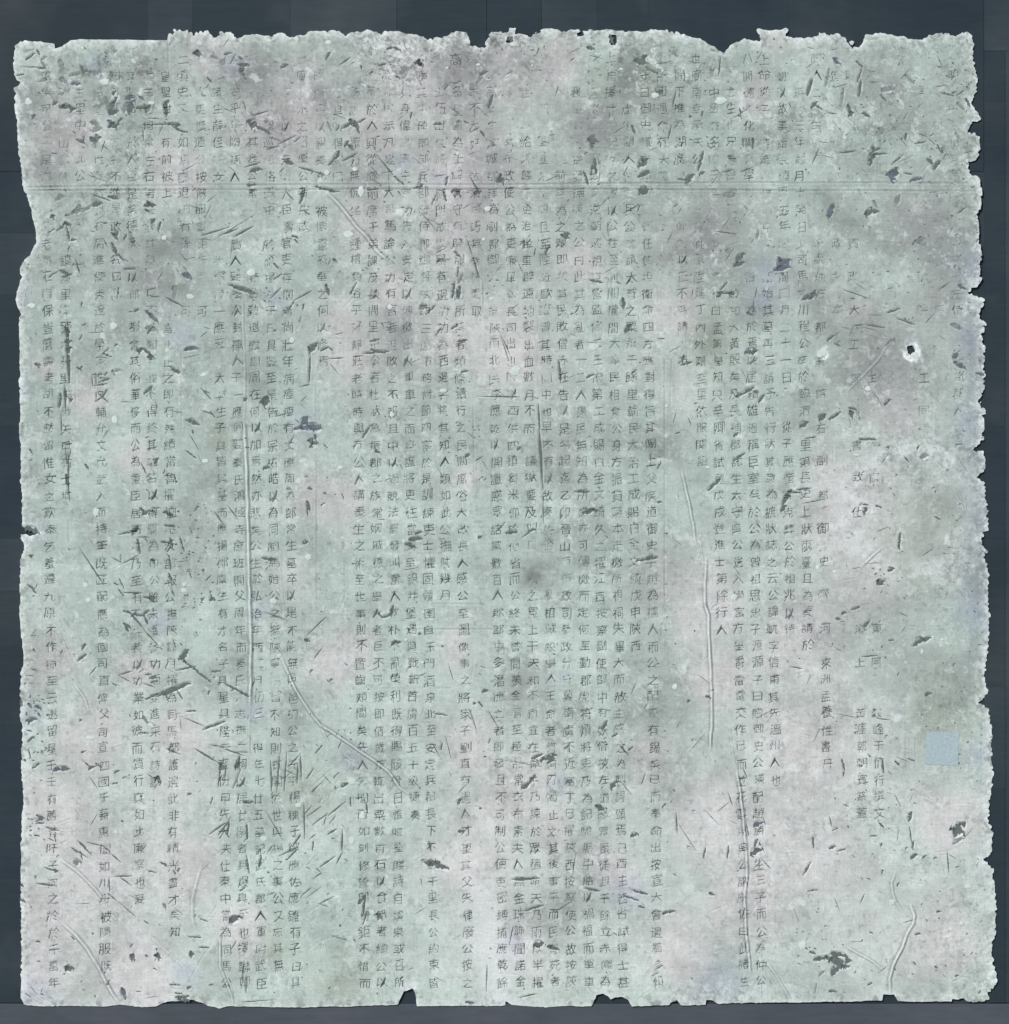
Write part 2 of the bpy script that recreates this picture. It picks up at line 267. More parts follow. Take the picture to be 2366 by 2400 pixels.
# dark gouges: tapering strokes x1,y1,x2,y2,width,tone(0 grey,1 blue,2 light)
GOUGE = [
 (2090,386,2120,360,5,0),(1905,382,1922,345,3,0),(1893,223,1905,183,11,0),(1935,204,1946,158,7,2),(1973,246,1979,205,7,2),(2014,228,2020,186,8,0),
 (2010,193,2023,154,5,0),(1966,358,2010,352,5,0),(2040,388,2049,340,14,0),(2048,362,2082,358,5,0),(2046,354,2064,346,8,0),(2049,370,2056,358,10,0),
 (1943,510,1955,478,14,1),(2030,500,2058,494,14,0),(2033,505,2044,486,14,0),(1990,246,1998,270,12,0),(1991,270,2001,262,10,0),(1905,240,1931,256,6,0),(1903,252,1916,238,9,0),
 (1941,262,1962,266,3,0),(2024,263,2040,272,9,0),(2092,420,2101,396,22,1),(2080,408,2108,405,14,1),(2135,424,2160,416,10,1),(2120,404,2140,408,5,0),
 (2176,372,2188,382,12,0),(2190,395,2204,377,12,0),(2198,336,2209,360,4,0),(2123,325,2126,312,8,0),(2205,216,2241,224,4,0),(2241,224,2262,210,3,0),(2143,336,2176,330,5,0),
 (2125,175,2145,195,8,2),(2150,310,2176,320,3,0),(2110,458,2102,478,12,2),(2050,470,2058,486,9,2),(1957,136,1970,148,14,1),(2009,142,2023,155,6,0),
 (2062,300,2076,309,12,2),(2068,210,2098,206,12,2),(2066,222,2080,236,6,0),(2246,240,2262,256,9,2),(2265,230,2275,248,8,0),(2100,310,2130,345,2,0),
 (2245,500,2270,482,4,0),(2160,557,2170,575,20,2),(2148,565,2164,568,14,2),(2140,575,2148,560,4,0),(1826,630,1848,610,26,1),(1816,632,1852,625,12,1),(1828,605,1836,640,18,1),
 (1884,700,1916,690,15,0),(1903,700,1912,680,9,0),(1975,677,2042,700,3,0),(2078,733,2112,722,6,0),(2105,746,2149,761,6,0),(2030,760,2078,768,4,0),(2002,762,2030,760,3,0),
 (2035,737,2070,740,4,2),(1940,798,1954,786,7,0),(1958,804,1972,812,5,0),(2076,812,2092,790,3,0),(2250,668,2264,676,12,0),(2200,680,2228,660,3,0),
 (2240,848,2264,862,14,1),(2236,838,2245,830,12,1),(2232,760,2255,770,12,2),(2290,875,2308,878,8,0),(1944,984,1974,964,8,0),(2075,949,2088,935,8,0),(1996,963,1999,977,14,0),
 (1990,955,2010,960,6,0),(1923,983,1934,972,15,0),(1878,998,1892,990,16,0),(1888,1028,1915,1023,4,0),(2015,1029,2057,1030,7,0),(1868,1148,1905,1144,6,1),(1850,1155,1880,1153,6,0),
 (1835,1182,1856,1148,12,0),(1832,1198,1842,1185,10,0),(1880,1180,1934,1170,2.5,0),(2018,1180,2038,1184,6,0),(2026,1202,2032,1190,12,0),(2055,1185,2068,1190,6,0),(2151,1054,2156,1044,5,0),
 (2122,1070,2132,1082,5,0),(2160,1072,2175,1066,14,2),(2190,1210,2208,1218,4,0),(2108,1290,2112,1248,8,0),(2140,1515,2186,1492,11,0),(2150,1505,2162,1496,16,0),(2085,1337,2095,1332,12,0),
 (2060,1368,2072,1362,18,0),(2058,1362,2072,1368,12,0),(1996,1430,2018,1422,7,0),(1962,1450,1970,1452,9,0),(1976,1438,1984,1436,9,0),(2032,1466,2042,1452,5,0),(2029,1470,2034,1460,10,0),
 (2020,1540,2060,1536,4,0),(1850,1562,1884,1568,3,0),(2110,1436,2131,1446,3,0),(2085,1500,2096,1501,5,0),(1975,1780,1982,1808,7,0),(1980,1808,1978,1820,4,0),(2100,1785,2110,1795,7,0),
 (2172,1630,2182,1624,10,0),(2128,1778,2146,1784,4,0),(2055,1684,2090,1688,3,0),(2073,1814,2070,1780,6,0),(1955,1672,2010,1682,1.6,0),
 (2132,1925,2137,1905,11,0),(2133,1936,2138,1975,4,0),(2140,1990,2142,1972,6,0),(2137,2012,2150,2003,10,0),(2164,2012,2172,2006,6,0),(2190,2013,2198,2009,4,0),
 (2235,1945,2255,1950,30,0),(2240,1960,2262,1930,22,0),(2236,1978,2256,1965,10,2),(2221,1992,2226,2050,3,0),(2245,1935,2252,1930,14,0),(1882,2055,1903,2020,7,0),(1962,1996,1984,1990,5,0),
 (1946,1990,1958,1984,9,0),(1950,1948,1968,1940,3,0),(1945,1912,1951,1940,3,0),(1907,1960,1908,1990,5,0),(1977,1885,1992,1892,3,0),(2040,1960,2058,1960,4,0),(2062,1930,2072,1940,6,0),(2065,1985,2068,1978,6,0),
 (1892,2090,1920,2086,4,0),(2018,2118,2028,2095,3,0),(2104,2078,2108,2070,5,0),(2198,2138,2206,2137,6,0),(2147,2192,2158,2188,6,0),(2041,2185,2046,2190,5,0),(2068,2048,2070,2040,6,0),
 (1950,2250,1992,2252,26,0),(1940,2244,1980,2265,24,0),(1910,2250,1945,2246,14,0),(1952,2285,1968,2260,18,0),(1962,2272,1992,2266,12,0),(1950,2235,1985,2240,12,0),(1900,2232,1912,2236,8,0),(1920,2290,1932,2278,7,2),
 (1945,2325,1960,2324,8,0),(2036,2310,2045,2304,6,0),(2142,2256,2148,2262,5,0),(2194,2266,2198,2270,6,0),(2240,2290,2248,2286,4,0),(1912,2330,1915,2305,4,2),
 # upper middle and right of centre
 (1490,140,1516,146,16,0),(1508,138,1514,128,10,0),(1515,158,1545,172,5,0),(1378,110,1392,112,12,0),(1430,80,1440,104,10,0),(1545,218,1552,212,12,0),(1382,325,1398,328,22,0),(1388,345,1392,332,12,0),
 (1394,370,1399,408,10,0),(1369,400,1380,434,8,0),(1390,385,1386,410,7,0),(1500,388,1515,372,20,0),(1502,412,1520,400,14,0),(1494,414,1524,404,7,0),(1502,448,1520,442,22,0),
 (1482,294,1489,310,9,0),(1637,400,1650,353,8,0),(1610,426,1624,410,16,0),(1588,418,1612,421,4,0),(1640,408,1652,402,8,0),(1618,271,1620,271,9,0),(1646,270,1648,260,6,0),(1576,252,1586,210,4,0),
 (1566,328,1575,290,4,0),(1700,457,1724,454,14,2),(1690,404,1720,396,4,0),(1710,366,1728,378,12,2),(1736,402,1768,390,3,0),(1734,250,1740,280,3,0),(1765,350,1768,322,5,0),(1775,560,1780,535,7,2),
 (1685,178,1690,130,4,0),(1668,346,1660,340,4,0),(1728,610,1742,595,16,0),(1722,622,1745,614,12,0),(1704,586,1714,592,14,2),(1700,612,1722,580,2.5,0),(1672,540,1730,548,3,0),(1460,500,1500,478,3,0),(1494,495,1502,478,3,0),
 (1318,550,1332,556,14,0),(1325,545,1336,548,8,0),(1362,1,1363,2,1,0),(1380,655,1416,662,7,0),(1448,660,1454,664,7,0),(1461,700,1462,720,14,0),(1683,685,1725,688,7,0),(1688,680,1706,660,6,0),(1682,694,1690,690,10,0),
 (1466,776,1480,760,12,0),(1481,875,1494,864,5,0),(1541,793,1560,793,3,0),(1595,855,1624,848,7,0),(1600,850,1605,832,6,0),(1728,930,1771,905,9,0),(1780,942,1792,925,9,0),(1310,845,1316,892,7,0),(1375,885,1392,876,7,0),
 (1750,825,1772,820,18,1),(1766,830,1774,822,12,1),(1776,838,1768,848,3,0),(1752,732,1764,738,7,0),(1766,738,1768,700,3,0),(1770,700,1776,670,2.5,0),(1658,1151,1691,1121,9,0),(1583,1016,1596,1012,3,0),(1614,978,1622,1000,3,0),
 (1346,1152,1384,1152,6,0),(1368,1202,1400,1196,12,0),(1378,1204,1390,1192,10,0),(1720,1080,1750,1060,6,0),(1722,1022,1730,1015,8,1),(1493,1315,1545,1305,9,0),(1520,1312,1530,1300,9,0),(1543,1178,1551,1176,6,0),(1542,1100,1550,1080,4,0),
 (1559,1250,1566,1250,4,0),(1578,1260,1600,1280,2.5,2),(1613,1644,1616,1642,9,0),(1657,1632,1666,1636,8,0),(1412,1710,1424,1690,9,0),(1456,1750,1470,1766,7,0),(1472,1760,1486,1750,5,0),(1434,1728,1450,1720,5,0),(1622,1736,1626,1732,4,0),
 (1434,1848,1442,1836,14,0),(1440,1835,1450,1832,8,0),(1455,1833,1484,1866,2,0),(1400,1890,1412,1898,16,0),(1482,1960,1492,1955,14,0),(1370,2082,1407,2090,7,0),(1480,2086,1520,2098,8,1),(1462,2100,1500,2112,7,1),(1497,2125,1512,2128,6,0),
 (1554,2142,1582,2136,9,0),(1556,2144,1566,2138,8,0),(1553,1893,1562,1884,4,0),(1504,1840,1514,1812,3,0),(1586,1906,1588,1954,4,0),(1650,2014,1655,1984,5,0),(1706,2014,1709,1982,6,0),(1590,1930,1636,2000,2,0),(1650,1896,1688,1936,2,0),
 (1665,2094,1674,2098,10,0),(1708,1858,1718,1890,3,0),(1764,2000,1778,1992,20,0),(1770,1985,1776,1968,8,0),(1772,2000,1792,1990,5,0),(1770,1935,1788,1928,14,1),(1785,2012,1808,2038,3,0),(1790,1918,1796,1936,2.5,0),(1612,1986,1614,1984,6,0),
 (1755,1830,1742,1800,2.5,0),(1750,1930,1757,1962,4,0),
 # middle
 (975,145,990,152,15,0),(983,140,990,152,16,0),(930,178,934,180,12,0),(908,112,920,110,8,0),(925,110,940,118,8,0),(1190,90,1200,88,12,0),(886,152,905,149,5,0),(1125,175,1142,166,9,0),(1118,195,1130,180,7,2),(1104,205,1112,200,16,2),
 (1146,250,1155,222,9,0),(1040,210,1052,195,4,0),(1062,196,1082,188,4,0),(1052,193,1064,191,3,0),(962,276,965,262,5,0),(1018,290,1036,288,7,0),(1127,305,1136,318,6,0),(1100,310,1126,296,3,0),(1086,282,1100,288,4,0),
 (1165,424,1178,418,18,0),(1174,408,1180,430,12,0),(1045,432,1048,416,9,0),(1040,446,1047,472,7,0),(1066,460,1078,445,12,0),(1072,446,1080,460,10,0),(1060,447,1074,442,8,0),(1012,480,1022,454,4,0),(1104,415,1126,455,5,0),(1112,452,1128,448,10,0),
 (886,365,922,410,5,0),(922,410,948,432,6,0),(978,438,990,432,14,0),(968,440,992,436,6,0),(990,500,1024,540,2.5,0),(1094,558,1108,600,3.5,0),(1108,600,1124,652,5,0),(1278,596,1288,575,7,0),(1229,582,1230,560,5,0),(1252,600,1256,580,3,0),
 (1198,662,1200,645,3,0),(1072,650,1075,622,5,0),(1066,590,1078,600,9,0),(1060,700,1066,660,8,0),(1074,698,1078,672,11,0),(1000,734,1022,714,6,0),(985,722,998,715,14,2),(1020,788,1036,766,4,0),(1076,800,1095,796,6,0),(1058,770,1072,762,8,0),
 (1082,872,1096,868,8,0),(1178,790,1196,832,3,0),(1172,780,1194,848,2.5,0),(1118,928,1222,930,3,0),(850,828,915,822,9,0),(868,818,905,828,8,0),(866,800,892,793,5,0),(1272,836,1278,850,4,0),
 (1262,945,1266,1010,5,0),(1264,1005,1272,1120,8,0),(1268,1100,1274,1150,4,0),(1273,1150,1274,1230,2.5,0),(848,1028,868,998,7,0),(880,1058,890,1060,8,0),(1092,1070,1100,1064,10,0),(1114,1080,1134,1068,3,0),(1214,1054,1220,1048,7,0),
 (1134,1128,1140,1120,3,0),(1123,1122,1125,1125,4,0),(1186,1250,1216,1245,9,0),(1222,1262,1252,1238,4,0),(1245,1245,1254,1240,7,0),(1165,1246,1186,1222,4,0),(1122,1262,1127,1256,9,0),(982,1486,985,1485,8,0),
 (960,1264,988,1262,12,0),(950,1275,975,1282,9,0),(975,1250,988,1246,8,0),(895,1448,918,1440,8,0),(917,1444,921,1420,9,0),(884,1430,896,1448,4,0),(920,1510,942,1504,6,0),(918,1512,928,1502,8,0),(965,1500,976,1515,2,0),
 (1016,1672,1052,1678,5,0),(1020,1675,1040,1674,4,0),(1132,1622,1142,1618,10,0),(1110,1650,1114,1648,8,0),(1122,1645,1132,1656,5,0),(1036,1514,1040,1516,6,0),(1050,1552,1063,1596,2,0),(1044,1724,1058,1780,2,0),(1144,1664,1170,1710,2.5,0),
 (1100,1660,1120,1720,4,2),(1012,1740,1032,1776,2.5,0),(1034,1760,1037,1740,5,0),(1145,1744,1150,1730,4,0),(1170,1780,1275,1798,2,2),(1248,1778,1272,1768,9,0),(1276,1780,1302,1770,14,0),(1284,1788,1300,1778,10,0),(1268,1785,1274,1775,8,0),
 (1224,1848,1240,1838,14,0),(1236,1842,1256,1816,9,0),(990,2020,1054,2038,14,0),(1005,2030,1030,2022,10,0),(1198,2062,1262,2060,7,0),(1230,2136,1276,2122,7,0),(1074,1884,1080,1874,10,0),(1193,2220,1204,2168,3,0),
 (1255,2216,1272,2212,20,0),(1285,2220,1310,2226,10,0),(1125,1896,1128,1895,6,0),(1006,1972,1009,1995,5,0),(1076,1950,1086,1948,9,0),(986,2058,990,2078,2.5,0),(1342,2058,1350,2000,2,0),(1300,2140,1345,2110,3,0),(1260,2330,1216,2340,4,0),
 (1140,2330,1142,2260,2.5,0),(940,2296,944,2290,5,0),(1092,2350,1110,2352,7,0),(800,1845,815,1836,10,0),(885,2145,893,2150,18,0),
 # left middle
 (455,122,470,126,15,0),(462,118,466,130,14,0),(496,131,512,136,9,2),(520,150,525,140,14,2),(526,126,540,122,7,0),(538,150,552,125,3,0),(562,165,574,150,16,0),(555,150,586,152,7,0),(566,160,572,178,12,0),(572,178,577,186,4,0),(560,132,568,138,7,0),
 (486,180,496,192,6,0),(660,156,672,150,10,0),(584,283,600,292,22,0),(590,300,596,285,12,0),(602,296,620,305,9,0),(620,303,632,312,8,0),(590,270,632,258,5,0),(570,235,576,258,3,0),(822,280,838,296,16,0),(800,300,826,286,9,0),(830,290,860,276,5,0),
 (836,300,842,310,8,0),(768,285,776,305,7,2),(795,152,822,132,4,0),(764,138,773,122,7,0),(846,152,848,160,5,0),(867,170,874,166,5,0),(650,338,695,315,4,0),(686,334,706,318,3,0),(622,350,656,340,4,0),(634,322,660,330,6,2),(570,392,612,378,3,0),
 (588,400,610,394,12,0),(670,378,686,382,14,0),(700,390,740,402,6,0),(738,402,758,408,4,0),(736,435,790,449,10,0),(772,448,800,446,5,0),(784,372,794,355,12,0),(770,388,782,372,6,1),(800,378,840,356,5,0),(818,340,826,346,12,0),(808,342,816,330,9,0),
 (582,434,596,430,14,0),(586,450,596,444,10,0),(702,478,714,446,8,0),(712,494,726,502,4,0),(672,450,688,468,4,0),(494,565,600,500,2,2),(470,552,540,530,4,1),(512,552,560,534,5,0),(546,555,596,528,6,0),(540,600,545,560,2.5,2),(615,590,622,560,3,2),
 (684,552,698,556,7,0),(690,560,698,568,4,0),(640,655,662,640,4,0),(642,616,652,628,6,0),(782,607,788,612,8,0),(746,650,752,636,4,0),(535,665,600,688,11,0),(548,672,590,684,12,0),(632,700,660,672,4,0),(684,706,732,680,4,0),(675,728,690,705,4,0),
 (765,668,770,688,11,0),(709,725,712,712,5,0),(700,755,706,740,2.5,0),(436,818,462,816,12,0),(820,692,836,660,5,0),(640,775,646,772,4,0),(722,812,728,820,5,0),(724,820,738,812,18,0),(725,825,742,804,12,0),(724,900,727,826,6,0),
 (750,822,772,812,7,0),(770,812,780,822,4,0),(768,840,808,838,3,0),(772,850,795,878,2,0),(700,906,728,900,3,0),(613,942,628,940,22,0),(620,952,626,930,18,0),(572,938,577,934,10,0),(434,984,470,996,10,0),(444,982,456,984,9,0),
 (470,908,498,940,4,0),(478,914,492,922,4,0),(474,962,500,972,4,0),(492,962,504,980,4,0),(708,990,720,978,18,1),(704,1000,740,1000,22,1),(724,1000,748,1000,20,1),(690,1005,720,1003,10,1),(736,1010,750,1004,14,1),(738,1018,740,1030,7,0),
 (724,1032,742,1036,16,0),(728,1046,742,1038,14,0),(690,982,704,992,3,0),(434,1055,460,1074,5,0),(442,1015,468,1058,2,0),(452,1015,450,1008,5,0),(720,1175,726,1196,9,0),(718,1180,722,1210,5,0),(722,1144,730,1145,9,0),(758,1155,764,1158,6,0),
 (751,1185,762,1178,4,0),(758,1040,768,1050,4,0),(617,1098,630,1094,9,0),(690,1018,676,1045,4,0),(673,1145,682,1146,9,2),(800,1155,806,1170,3,0),(530,1180,560,1220,3,0),(502,1198,524,1230,4,0),(455,1200,464,1184,4,0),
 (712,1272,720,1270,12,0),(612,1308,650,1313,8,0),(619,1435,676,1455,3,0),(480,1362,495,1348,3,0),(716,1500,724,1502,11,0),(712,1496,768,1442,3,0),(735,1545,757,1516,3,0),(760,1452,780,1400,1,0),(773,1596,778,1592,6,0),(768,1594,772,1600,4,0),
 (726,1576,732,1570,5,0),(430,1532,440,1524,12,0),(420,1545,438,1532,14,0),(424,1540,436,1556,9,0),(434,1552,466,1576,8,0),(410,1572,460,1562,5,0),(460,1574,496,1600,7,0),(480,1588,486,1592,6,0),(524,1602,560,1620,6,0),(556,1618,585,1634,8,0),
 (540,1620,555,1612,4,0),(494,1575,518,1573,5,0),(488,1628,490,1618,5,0),(370,1630,448,1600,13,0),(385,1628,420,1612,14,0),(380,1624,392,1636,8,0),(414,1618,428,1640,5,0),(340,1640,372,1626,5,0),(474,1712,530,1690,8,0),(480,1708,500,1700,6,0),
 (430,1682,480,1703,3,0),(434,1668,462,1666,5,0),(490,1746,530,1752,3,0),(525,1756,573,1772,4,0),(456,1755,510,1788,6,0),(504,1784,530,1800,4,0),(510,1850,518,1790,4,0),(526,1830,530,1790,4,0),(512,1790,525,1800,4,0),(545,1850,565,1800,5,2),
 (552,1800,562,1790,14,0),(557,1800,562,1770,7,0),(636,1858,634,1780,4,0),(665,1860,672,1760,4,0),(706,1830,704,1770,5,0),(696,1840,698,1790,4,0),(648,1860,655,1770,4,0),(673,1800,706,1765,3,0),(738,1768,756,1746,4,0),(792,1755,800,1738,3,0),
 (717,1828,736,1800,4,0),(714,1970,712,1880,4,0),(712,1910,732,1888,3,0),(718,1915,754,1890,3,0),(730,1936,770,1905,3,0),(758,1936,766,1905,2,0),(766,1914,814,1876,3.5,0),(770,1935,788,1910,4,2),(724,1968,742,1955,3,0),(766,1958,790,1943,5,0),(778,1966,782,1966,4,0),
 (732,1996,735,1970,4,0),(801,1996,803,1945,5,0),(788,2026,804,1996,4,0),(748,2034,788,2006,4,0),(732,2062,755,2045,3,0),(740,2034,752,2046,3,0),(708,2100,730,2080,3,0),(714,2108,754,2078,2,0),(746,2120,786,2100,3,0),(744,2118,770,2126,3,2),(730,1860,748,1840,3,0),
 (728,1858,760,1830,3,0),(780,1825,795,1810,3,0),(685,1985,705,1955,5,0),(652,2008,700,1985,4,0),(670,2018,700,1988,4,0),(690,1980,706,1958,3,0),(626,2000,640,1980,3,0),(622,1900,664,1972,3,0),(575,1882,592,1880,8,0),(570,1880,586,1884,8,0),(578,1930,580,1968,6,0),
 (570,1975,582,1960,3,0),(577,2004,584,2050,6,0),(560,2090,575,2080,4,0),(612,2004,608,2034,7,0),(604,2000,610,1990,4,0),(624,2100,645,2092,3,0),(510,1960,536,1925,5,0),(488,1958,530,1928,5,0),(532,1958,537,1924,7,0),(493,1886,498,1868,4,0),
 (540,2160,560,2152,18,0),(542,2162,552,2148,16,0),(558,2148,568,2152,7,0),(468,2154,487,2161,4,0),(440,2196,474,2199,5,0),(452,2198,470,2198,4,0),(464,2221,492,2222,4,0),(445,2238,452,2236,13,0),(447,2232,448,2244,10,0),(539,2230,555,2204,2.5,0),
 (576,2330,577,2290,4,0),(566,2320,572,2250,3,0),(813,2368,820,2330,1,0),(560,2350,646,2344,2.5,0),(797,2170,799,2172,6,0),(800,2193,816,2208,3,2),(772,2192,815,2206,4,2),(628,2044,630,2046,5,0),
 (462,1832,461,1832,4,0),(785,1852,786,1842,3,0),(822,1892,821,1868,4,0),(862,1910,858,1880,5,0),(840,2120,856,2100,8,0),(856,2100,852,2140,8,0),(834,1872,852,1870,4,0),(858,2145,850,2170,4,0),
 # far left
 (58,140,82,122,7,0),(86,116,92,126,6,0),(95,140,108,130,7,2),(98,145,108,160,8,2),(140,140,146,160,14,2),(138,168,152,160,7,2),(88,160,106,158,5,0),(48,155,100,156,3,0),(162,176,190,170,10,2),(188,150,196,172,7,0),(196,165,215,168,5,0),
 (168,195,186,195,12,1),(36,176,56,172,5,0),(86,190,110,186,6,2),(140,185,156,192,12,2),(124,244,132,238,10,0),(140,248,176,254,12,0),(148,250,160,246,14,0),(164,262,176,252,7,0),(75,276,80,268,8,0),(255,262,266,240,14,0),(258,266,275,258,12,0),
 (262,250,272,228,8,0),(265,222,270,212,6,0),(254,282,272,300,14,1),(255,296,276,290,14,0),(276,285,286,276,6,0),(302,262,308,240,18,0),(290,262,296,240,10,2),(296,230,312,226,14,1),(298,240,320,232,7,1),(320,252,350,250,10,0),(342,262,350,248,12,0),
 (326,224,336,232,8,0),(384,250,394,235,14,0),(388,240,390,270,10,0),(330,292,420,288,4,0),(395,290,422,292,11,0),(405,296,432,310,7,0),(425,306,440,308,5,0),(345,276,372,276,3,0),(334,300,336,330,3,0),(214,285,230,290,14,2),(220,305,234,298,16,2),
 (226,316,228,328,14,2),(213,322,220,330,14,0),(225,330,234,320,10,0),(236,356,246,326,3,0),(240,340,255,350,3,0),(180,326,198,334,8,0),(195,330,196,316,4,0),(120,358,134,358,4,0),(130,468,148,460,9,2),(136,462,144,456,10,2),(216,455,260,470,4,0),(254,460,276,464,10,0),
 (340,480,362,480,14,0),(345,470,352,480,9,0),(340,490,350,496,6,0),(356,520,360,514,14,0),(370,540,376,520,7,0),(216,480,236,474,14,0),(200,490,215,480,6,2),(165,500,210,488,8,2),(180,500,186,480,10,2),(152,504,162,502,5,0),(118,508,126,504,9,0),
 (122,504,125,512,8,0),(148,526,166,525,9,0),(152,520,164,528,9,0),(130,540,150,530,5,0),(110,545,128,535,4,0),(156,530,162,565,7,0),(166,562,176,560,8,0),(158,585,164,575,4,0),(262,545,275,560,10,0),(268,555,275,542,12,0),(290,560,296,548,5,0),
 (306,545,312,570,12,2),(262,570,272,595,12,0),(270,590,290,610,7,0),(286,606,300,612,3,0),(242,522,250,521,5,0),(243,560,250,576,4,0),(176,605,186,640,5,0),(114,650,125,640,3,0),(110,650,140,632,3,0),(140,634,158,638,10,1),(145,650,170,640,6,0),(288,630,318,628,7,1),
 (300,660,302,640,3,0),(430,642,446,648,16,1),(405,675,416,676,14,2),(407,700,411,680,9,2),(386,695,430,718,5,0),(342,728,368,752,12,0),(350,735,360,748,12,0),(378,696,346,692,4,1),(315,728,324,724,8,0),(185,798,192,782,4,0),(188,720,192,706,4,0),
 (200,758,192,762,4,0),(343,768,366,772,14,2),(346,780,358,768,10,0),(358,835,334,815,9,0),(336,818,318,822,10,0),(330,816,326,828,8,0),(348,836,358,838,14,0),(400,865,422,876,7,0),(396,858,424,872,6,0),(432,820,460,814,10,0),
 (262,870,284,866,8,2),(268,880,262,868,7,2),(268,810,275,806,6,0),(82,853,94,855,9,0),(84,852,90,860,7,0),(240,828,262,836,5,0),(238,830,255,815,4,0),(214,878,224,876,3,0),(214,878,216,904,3,0),(216,904,252,898,4,0),(240,892,254,886,8,0),(245,880,250,872,5,0),
 (226,938,240,930,4,0),(240,930,250,912,5,0),(228,920,255,944,4,0),(338,922,356,905,9,0),(186,865,192,858,5,0),(180,860,190,868,5,0),
 (138,956,141,920,9,0),(142,965,143,1010,3,0),(153,754,158,880,3,0),(158,760,162,900,8,0),(154,770,160,790,14,0),(156,825,164,815,14,0),(152,800,166,798,9,0),(158,1050,162,1180,4,0),(156,1110,161,1160,7,0),(151,900,153,960,7,0),(163,940,168,935,9,0),
 (148,1040,168,1040,5,0),(152,1045,156,1090,3,0),(166,1048,158,1086,3,0),(362,1085,370,1075,10,0),(330,1085,342,1110,4,0),(382,1110,386,1100,3,0),(408,1110,412,1130,3,0),(345,1196,366,1200,5,0),(334,1205,345,1200,12,0),(354,1190,378,1190,4,0),(328,1190,338,1200,8,0),
 (392,1062,416,1080,1,0),(384,1200,404,1208,10,0),(398,1210,404,1206,10,0),(416,1198,420,1200,4,0),(446,1207,447,1207,6,0),(412,1130,414,1128,6,0),(76,1076,66,1080,3,0),(68,1052,74,1060,5,0),(199,1088,206,1098,7,0),
 (60,1236,90,1248,18,0),(276,1253,320,1244,6,0),(318,1246,322,1232,8,0),(310,1250,320,1240,12,0),(322,1262,328,1300,7,0),(322,1258,350,1259,4,0),(326,1300,288,1320,3,0),(288,1320,260,1306,3,0),(283,1320,282,1298,3,0),(183,1280,245,1374,4,0),
 (278,1354,292,1384,4,0),(266,1366,276,1372,4,0),(276,1380,290,1398,4,0),(286,1389,328,1389,4,0),(420,1256,432,1294,6,0),(384,1230,412,1235,6,0),(340,1262,345,1270,4,0),(376,1270,404,1272,7,0),(398,1260,404,1284,7,0),(356,1312,362,1320,12,0),(396,1300,400,1340,4,0),
 (334,1400,366,1402,7,0),(350,1402,360,1410,8,0),(300,1432,340,1478,6,0),(335,1475,372,1515,4,0),(372,1515,382,1525,3,0),(290,1432,310,1440,7,1),(310,1440,340,1445,6,1),(336,1440,346,1464,7,1),(290,1462,305,1472,9,0),(294,1470,300,1480,7,0),(330,1444,350,1430,6,0),
 (400,1376,408,1396,3,1),(396,1345,400,1360,7,1),(382,1370,402,1364,4,1),(438,1336,446,1334,3,0),(436,1340,450,1338,3,0),(444,1340,448,1356,3,0),(475,1336,476,1338,8,0),(492,1407,498,1402,14,0),(472,1408,478,1400,5,0),(494,1394,496,1396,5,0),(424,1425,434,1420,3,0),
 (192,1522,198,1510,9,0),(193,1518,200,1512,6,0),(180,1550,203,1532,8,0),(207,1584,226,1562,3,0),(276,1583,312,1572,4,0),(278,1584,308,1600,3,0),(338,1582,356,1580,5,0),(350,1590,366,1588,8,0),(352,1600,372,1596,6,0),(260,1601,274,1608,4,0),(330,1600,365,1612,3,0),
 (404,1496,412,1520,3,0),(420,1506,428,1514,3,0),(186,1690,190,1687,6,0),(62,1690,84,1685,12,0),(66,1696,78,1684,9,0),(82,1654,95,1662,9,0),(66,1650,72,1658,9,0),(48,1640,50,1655,8,0),(62,1368,86,1392,5,0),(70,1374,80,1380,6,0),(72,1302,73,1304,11,0),(78,1522,80,1525,7,0),
 (74,1568,84,1572,5,0),(58,1583,80,1584,2,0),(88,1671,94,1680,5,0),(62,1712,74,1714,4,0),(64,1740,76,1728,6,0),(66,1755,70,1775,4,0),(76,1800,92,1790,8,0),(56,1782,58,1784,6,0),(130,1802,160,1802,14,1),(125,1806,140,1804,10,1),
 (190,1780,212,1800,4,0),(208,1803,216,1798,10,0),(216,1800,232,1790,3,0),(222,1788,236,1800,4,0),(190,1764,200,1760,5,0),(268,1812,278,1806,6,0),(336,1680,345,1695,8,2),(345,1695,362,1700,7,2),(328,1718,350,1719,5,0),(386,1754,426,1770,4,0),(364,1825,374,1830,16,0),(370,1820,376,1838,9,0),
 (345,1815,365,1828,3,0),(440,1862,448,1861,5,0),(260,1838,278,1835,4,0),(285,1825,298,1820,3,0),
 (288,1824,286,1826,1,0),(90,1922,100,1918,12,0),(84,1930,104,1930,5,0),(86,1912,98,1914,8,0),(105,1940,140,1948,5,0),(80,1958,92,1960,5,0),(112,1965,126,1972,3,0),(130,1975,126,1955,3,0),(102,2033,128,2042,4,0),(127,2040,134,2042,14,0),(82,2071,135,2078,5,0),
 (163,1986,210,2014,4,0),(182,1974,216,2006,4,0),(188,1995,192,2016,4,0),(200,1974,240,1984,3,0),(236,1980,258,1998,4,0),(258,2000,284,2024,4,0),(180,1970,202,1988,4,0),(168,1988,180,2000,5,0),(176,2022,184,2020,20,2),(255,2056,257,2094,3,0),(265,2055,312,2054,4,0),
 (282,2058,310,2078,4,0),(252,2094,272,2112,5,0),(272,2110,320,2152,2.5,0),(342,2040,370,2048,4,0),(376,2022,390,2030,8,0),(405,2040,412,2050,4,0),(416,2044,420,2036,4,0),(286,1924,287,1927,6,0),(338,2160,347,2166,4,0),(384,2120,388,2130,9,2),(410,2130,430,2146,3,2),
